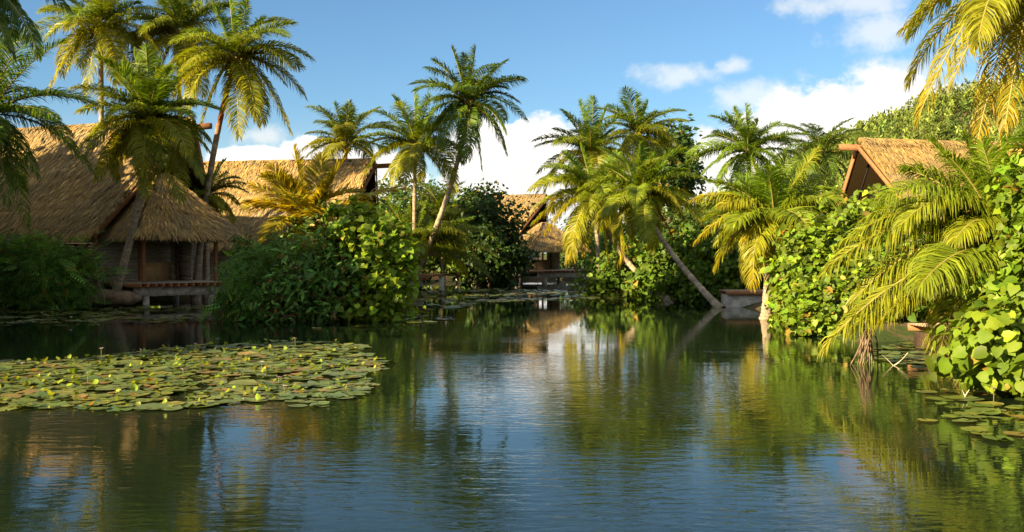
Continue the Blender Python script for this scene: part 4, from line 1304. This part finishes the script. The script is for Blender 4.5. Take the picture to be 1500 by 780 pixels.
def lilies():
    r = np.random.default_rng(400)
    T = [pad_template(r) for _ in range(6)]
    beds = [  # outline in photo pixels on the water, pads per square metre, size
        ([(-330, 545), (0, 531), (110, 529), (190, 519), (250, 510), (330, 506), (400, 502), (490, 503), (540, 509), (515, 518), (572, 529), (548, 541), (556, 574), (520, 580), (465, 599), (390, 588), (330, 592), (250, 598), (120, 603), (0, 600), (-330, 596)], 20.0, 0.165, 0),
        ([(-60, 452), (120, 452), (310, 449), (330, 460), (255, 474), (130, 477), (0, 484), (-60, 484)], 5.0, 0.2, 1),
        ([(585, 430), (660, 424), (760, 423), (870, 428), (960, 437), (860, 438), (775, 441), (700, 450), (640, 455), (590, 462)], 3.0, 0.27, 2),
        ([(575, 462), (640, 460), (665, 467), (600, 477), (572, 474)], 4.0, 0.22, 3),
        ([(1372, 572), (1500, 578), (1560, 600), (1560, 665), (1440, 640), (1365, 628)], 5.5, 0.17, 4),
        ([(1262, 512), (1340, 500), (1420, 512), (1430, 548), (1330, 541), (1265, 528)], 9.0, 0.17, 5),
        ([(330, 478), (480, 480), (560, 478), (540, 484), (420, 486)], 1.2, 0.18, 6)]
    pads = []
    for poly, dens, size, bid in beds:
        w = np.array([G(*q)[:2] for q in poly])
        lo, hi = w.min(0), w.max(0)
        n_ = int((hi - lo).prod() * dens)
        p = r.uniform(lo, hi, (n_, 2))
        jit = np.stack([vnoise(p[:, 0] * 2, p[:, 1] * 2, 41), vnoise(p[:, 0] * 2, p[:, 1] * 2, 42)], 1) * 0.6
        p = p[inside(w, p + jit)]
        p = p[pond_sd(p[:, 0], p[:, 1]) < 0.1]
        hole = vnoise(p[:, 0] * 0.9, p[:, 1] * 0.7, 43)
        p = p[hole > (-0.8 if bid in (0, 5) else -0.6 if bid == 4 else -0.1)]
        for q in p:
            pads.append((q[0], q[1], size * float(np.clip(r.lognormal(-0.08, 0.36), 0.35, 1.7)), bid))
    A = np.array(pads)
    vis = (np.abs(A[:, 0] / A[:, 1]) < 0.525)
    show = np.where(vis, A[:, 2] ** 2 / A[:, 1] ** 3, 0)
    order = np.argsort(-show)
    pick = set(order[:300].tolist())
    greens = [np.array(c) for c in ((0.115, 0.155, 0.030), (0.140, 0.165, 0.032), (0.090, 0.135, 0.030), (0.165, 0.175, 0.036), (0.120, 0.155, 0.050), (0.21, 0.14, 0.04))]
    meshes = [Geo().add(*T[i], greens[i]).mesh('lily_pad', M['lily_leaf']) for i in range(6)]
    g = Geo()
    lab = {0: 'round green lily pad floating in the wide raft on the left', 1: 'lily pad in the shaded bed below the pavilion', 2: 'pale lily pad in the far bed before the jetty', 3: 'lily pad beside the island shrub',
           4: 'large flat lily pad scattered below the near right shrub', 5: 'lily pad in the mat under the great near palm', 6: 'lily pad at the foot of the island'}
    for i, (x, y, sc, b) in enumerate(pads):
        k = 5 if r.random() < 0.08 else int(r.integers(0, 5))
        az = r.uniform(0, 6.28)
        tx, ty = r.normal(0, 0.035, 2)
        z = 0.006 + 0.03 * r.random()
        if i in pick:
            o = bpy.data.objects.new('lily_pad', meshes[k])
            COL.objects.link(o)
            o.location = (x, y, z)
            o.rotation_euler = (tx, ty, az)
            o.scale = (sc, sc, sc)
            tag(o, lab[b], 'lily pad', 'lily pads: ' + lab[b].split(' ', 2)[2])
        else:
            v, f = T[k]
            ca, sa = math.cos(az), math.sin(az)
            V = np.stack([v[:, 0] * ca - v[:, 1] * sa, v[:, 0] * sa + v[:, 1] * ca, v[:, 2]], 1)
            V[:, 2] += V[:, 0] * tx + V[:, 1] * ty
            g.add(V * sc + np.array([x, y, z]), f, greens[k] * r.lognormal(0, 0.2))
    o = g.obj('lily_pads', M['lily_leaf'])
    tag(o, 'smaller lily pads filling the beds of floating leaves', 'lily pads', kind='stuff')
    # crowded leaves that stand up out of the raft
    main = A[(A[:, 3] == 0)]
    sub = main[r.random(len(main)) < 0.34]
    sub = sub[vnoise(sub[:, 0] * 0.5 + 2, sub[:, 1] * 0.9, 44) > -0.25]
    n_ = len(sub)
    g = Geo()
    P = np.stack([sub[:, 0], sub[:, 1], r.uniform(0.02, 0.10, n_)], 1)
    N = nrm(np.array([0, 0, 1.0]) + r.normal(size=(n_, 3)) * 0.55)
    put_leaves(g, P, N, ball(n_, r) + np.array([0, 0, 0.5]), r.uniform(0.05, 0.13, n_), T_heart(0.3, -0.2), leaf_cols(n_, (0.17, 0.215, 0.022), 0.25, (0.28, 0.15, 0.03), 0.025, r))
    o = g.obj('raised_lily_leaves', M['broad_leaf'])
    tag(o, 'curled yellow-green lily leaves standing up out of the raft', 'lily leaves', kind='stuff')
    # flowers and buds
    fl = Geo()
    for ring, (n_, e, l) in enumerate(((8, 0.35, 0.10), (7, 0.8, 0.085))):
        a = np.arange(n_) * 2 * math.pi / n_ + ring * 0.4
        o_ = np.stack([np.cos(a), np.sin(a), 0 * a], 1)
        T_ = o_ * math.cos(e) + np.array([0, 0, math.sin(e)])
        put_leaves(fl, o_ * 0.012, np.array([0, 0, 1.0]) - o_ * 0.3, T_, l, T_lance(0.2, -0.1), np.tile([0.55, 0.47, 0.62], (n_, 1)))
    fm = fl.mesh('petals', M['petal'])
    ce = Geo()
    tube(ce, [(0, 0, 0.0), (0, 0, 0.02), (0, 0, 0.04)], [0.018, 0.022, 0.006], (0.6, 0.4, 0.03), 7)
    cm = ce.mesh('centre', M['petal'])
    where = ((148, 531, 'left edge of the raft, tallest'), (128, 563, 'near the front left of the raft'), (268, 551, 'in the middle of the raft'), (383, 546, 'right of the middle of the raft'), (408, 564, 'pale, near the front right of the raft'), (416, 579, 'nearest, at the front of the raft'),
             (432, 508, 'at the back right of the raft'), (318, 509, 'at the back of the raft'), (206, 521, 'violet, at the back left of the raft'), (286, 517, 'between the two back flowers of the raft'), (104, 474, 'in the shaded bed, beside the open water'), (170, 462, 'in the shaded bed under the leaning palm'),
             (62, 466, 'in the shaded bed by the dark bush'), (1352, 512, 'in the mat under the great near palm'), (1455, 588, 'beside the near right shrub'), (32, 545, 'at the far left of the raft'))
    for i, (px, py, t) in enumerate(where):
        p = G(px, py)
        h_ = r.uniform(0.12, 0.24) * (1.5 if i == 0 else 1)
        root = empty('water_lily', p, 'pale violet water lily flower ' + t, 'flower', 'water lily flowers')
        st = Geo()
        tube(st, [p + [0, 0, -0.2], p + [0.01, 0, h_ * 0.5], p + [0, 0.01, h_]], 0.008, (0.12, 0.12, 0.03), 5)
        st.obj('stem', M['rachis'], root)
        sc = r.uniform(0.5, 0.75)
        for nm_, me in (('petals', fm), ('centre', cm)):
            o = bpy.data.objects.new(nm_, me)
            COL.objects.link(o)
            o.parent = root
            o.location = (0, 0.01, h_)
            o.scale = (sc, sc, sc)
            o.rotation_euler = (r.normal(0, 0.2), r.normal(0, 0.2), r.uniform(0, 6))


lilies()

# ------------------------------------------------------------------ driftwood and dead fronds at the right bank
def twig(label, pts, rad, col, forks=()):
    pts = [np.asarray(q, float) for q in pts]
    g = Geo()
    t = np.linspace(0, 1, 9)
    tube(g, bez(pts[0], pts[1], pts[2], t), rad * (1 - 0.7 * t), col, 6)
    for f in forks:
        tube(g, bez(pts[1], (pts[1] + f) / 2 + [0, 0, 0.03], f, t), rad * 0.6 * (1 - 0.7 * t), col, 5)
    o = g.obj('dead_branch', M['bark'], origin=pts[0], smooth=True)
    return tag(o, label, 'branch', 'dead branches in the water')


twig('bare forked twig arching out of the water before the hanging frond', (W(1298, 538, 22.4), W(1312, 540, 22.4), W(1330, 517, 22.4)), 0.022, (0.42, 0.36, 0.28), (W(1292, 520, 22.4),))
twig('short pale forked stick above the pads below the near shrub', (W(1412, 586, 17.2), W(1413, 580, 17.2), W(1420, 571, 17.2)), 0.014, (0.5, 0.46, 0.38), (W(1409, 572, 17.2),))
r = np.random.default_rng(500)
c = W(1268, 478, 22.6)
root = empty('dead_frond_bundle', c * [1, 1, 0], 'grey-brown bundle of dead frond ends trailing into the water', 'dead frond')
for i in range(16):
    e = W(1262 + r.normal(0, 12), 538 + r.normal(0, 4), 22.6 + r.normal(0, 0.25))
    e[2] = min(e[2], 0.02)
    g = Geo()
    s0 = c + r.normal(size=3) * [0.12, 0.12, 0.05]
    P = bez(s0, (s0 + e) / 2 + [0.12, 0, 0.06], e, np.linspace(0, 1, 6))
    tube(g, P, [0.014, 0.02, 0.022, 0.02, 0.015, 0.006], np.array([0.17, 0.12, 0.08]) * r.lognormal(0, 0.3), 4)
    g.obj('dry_leaf', M['bark'], root)
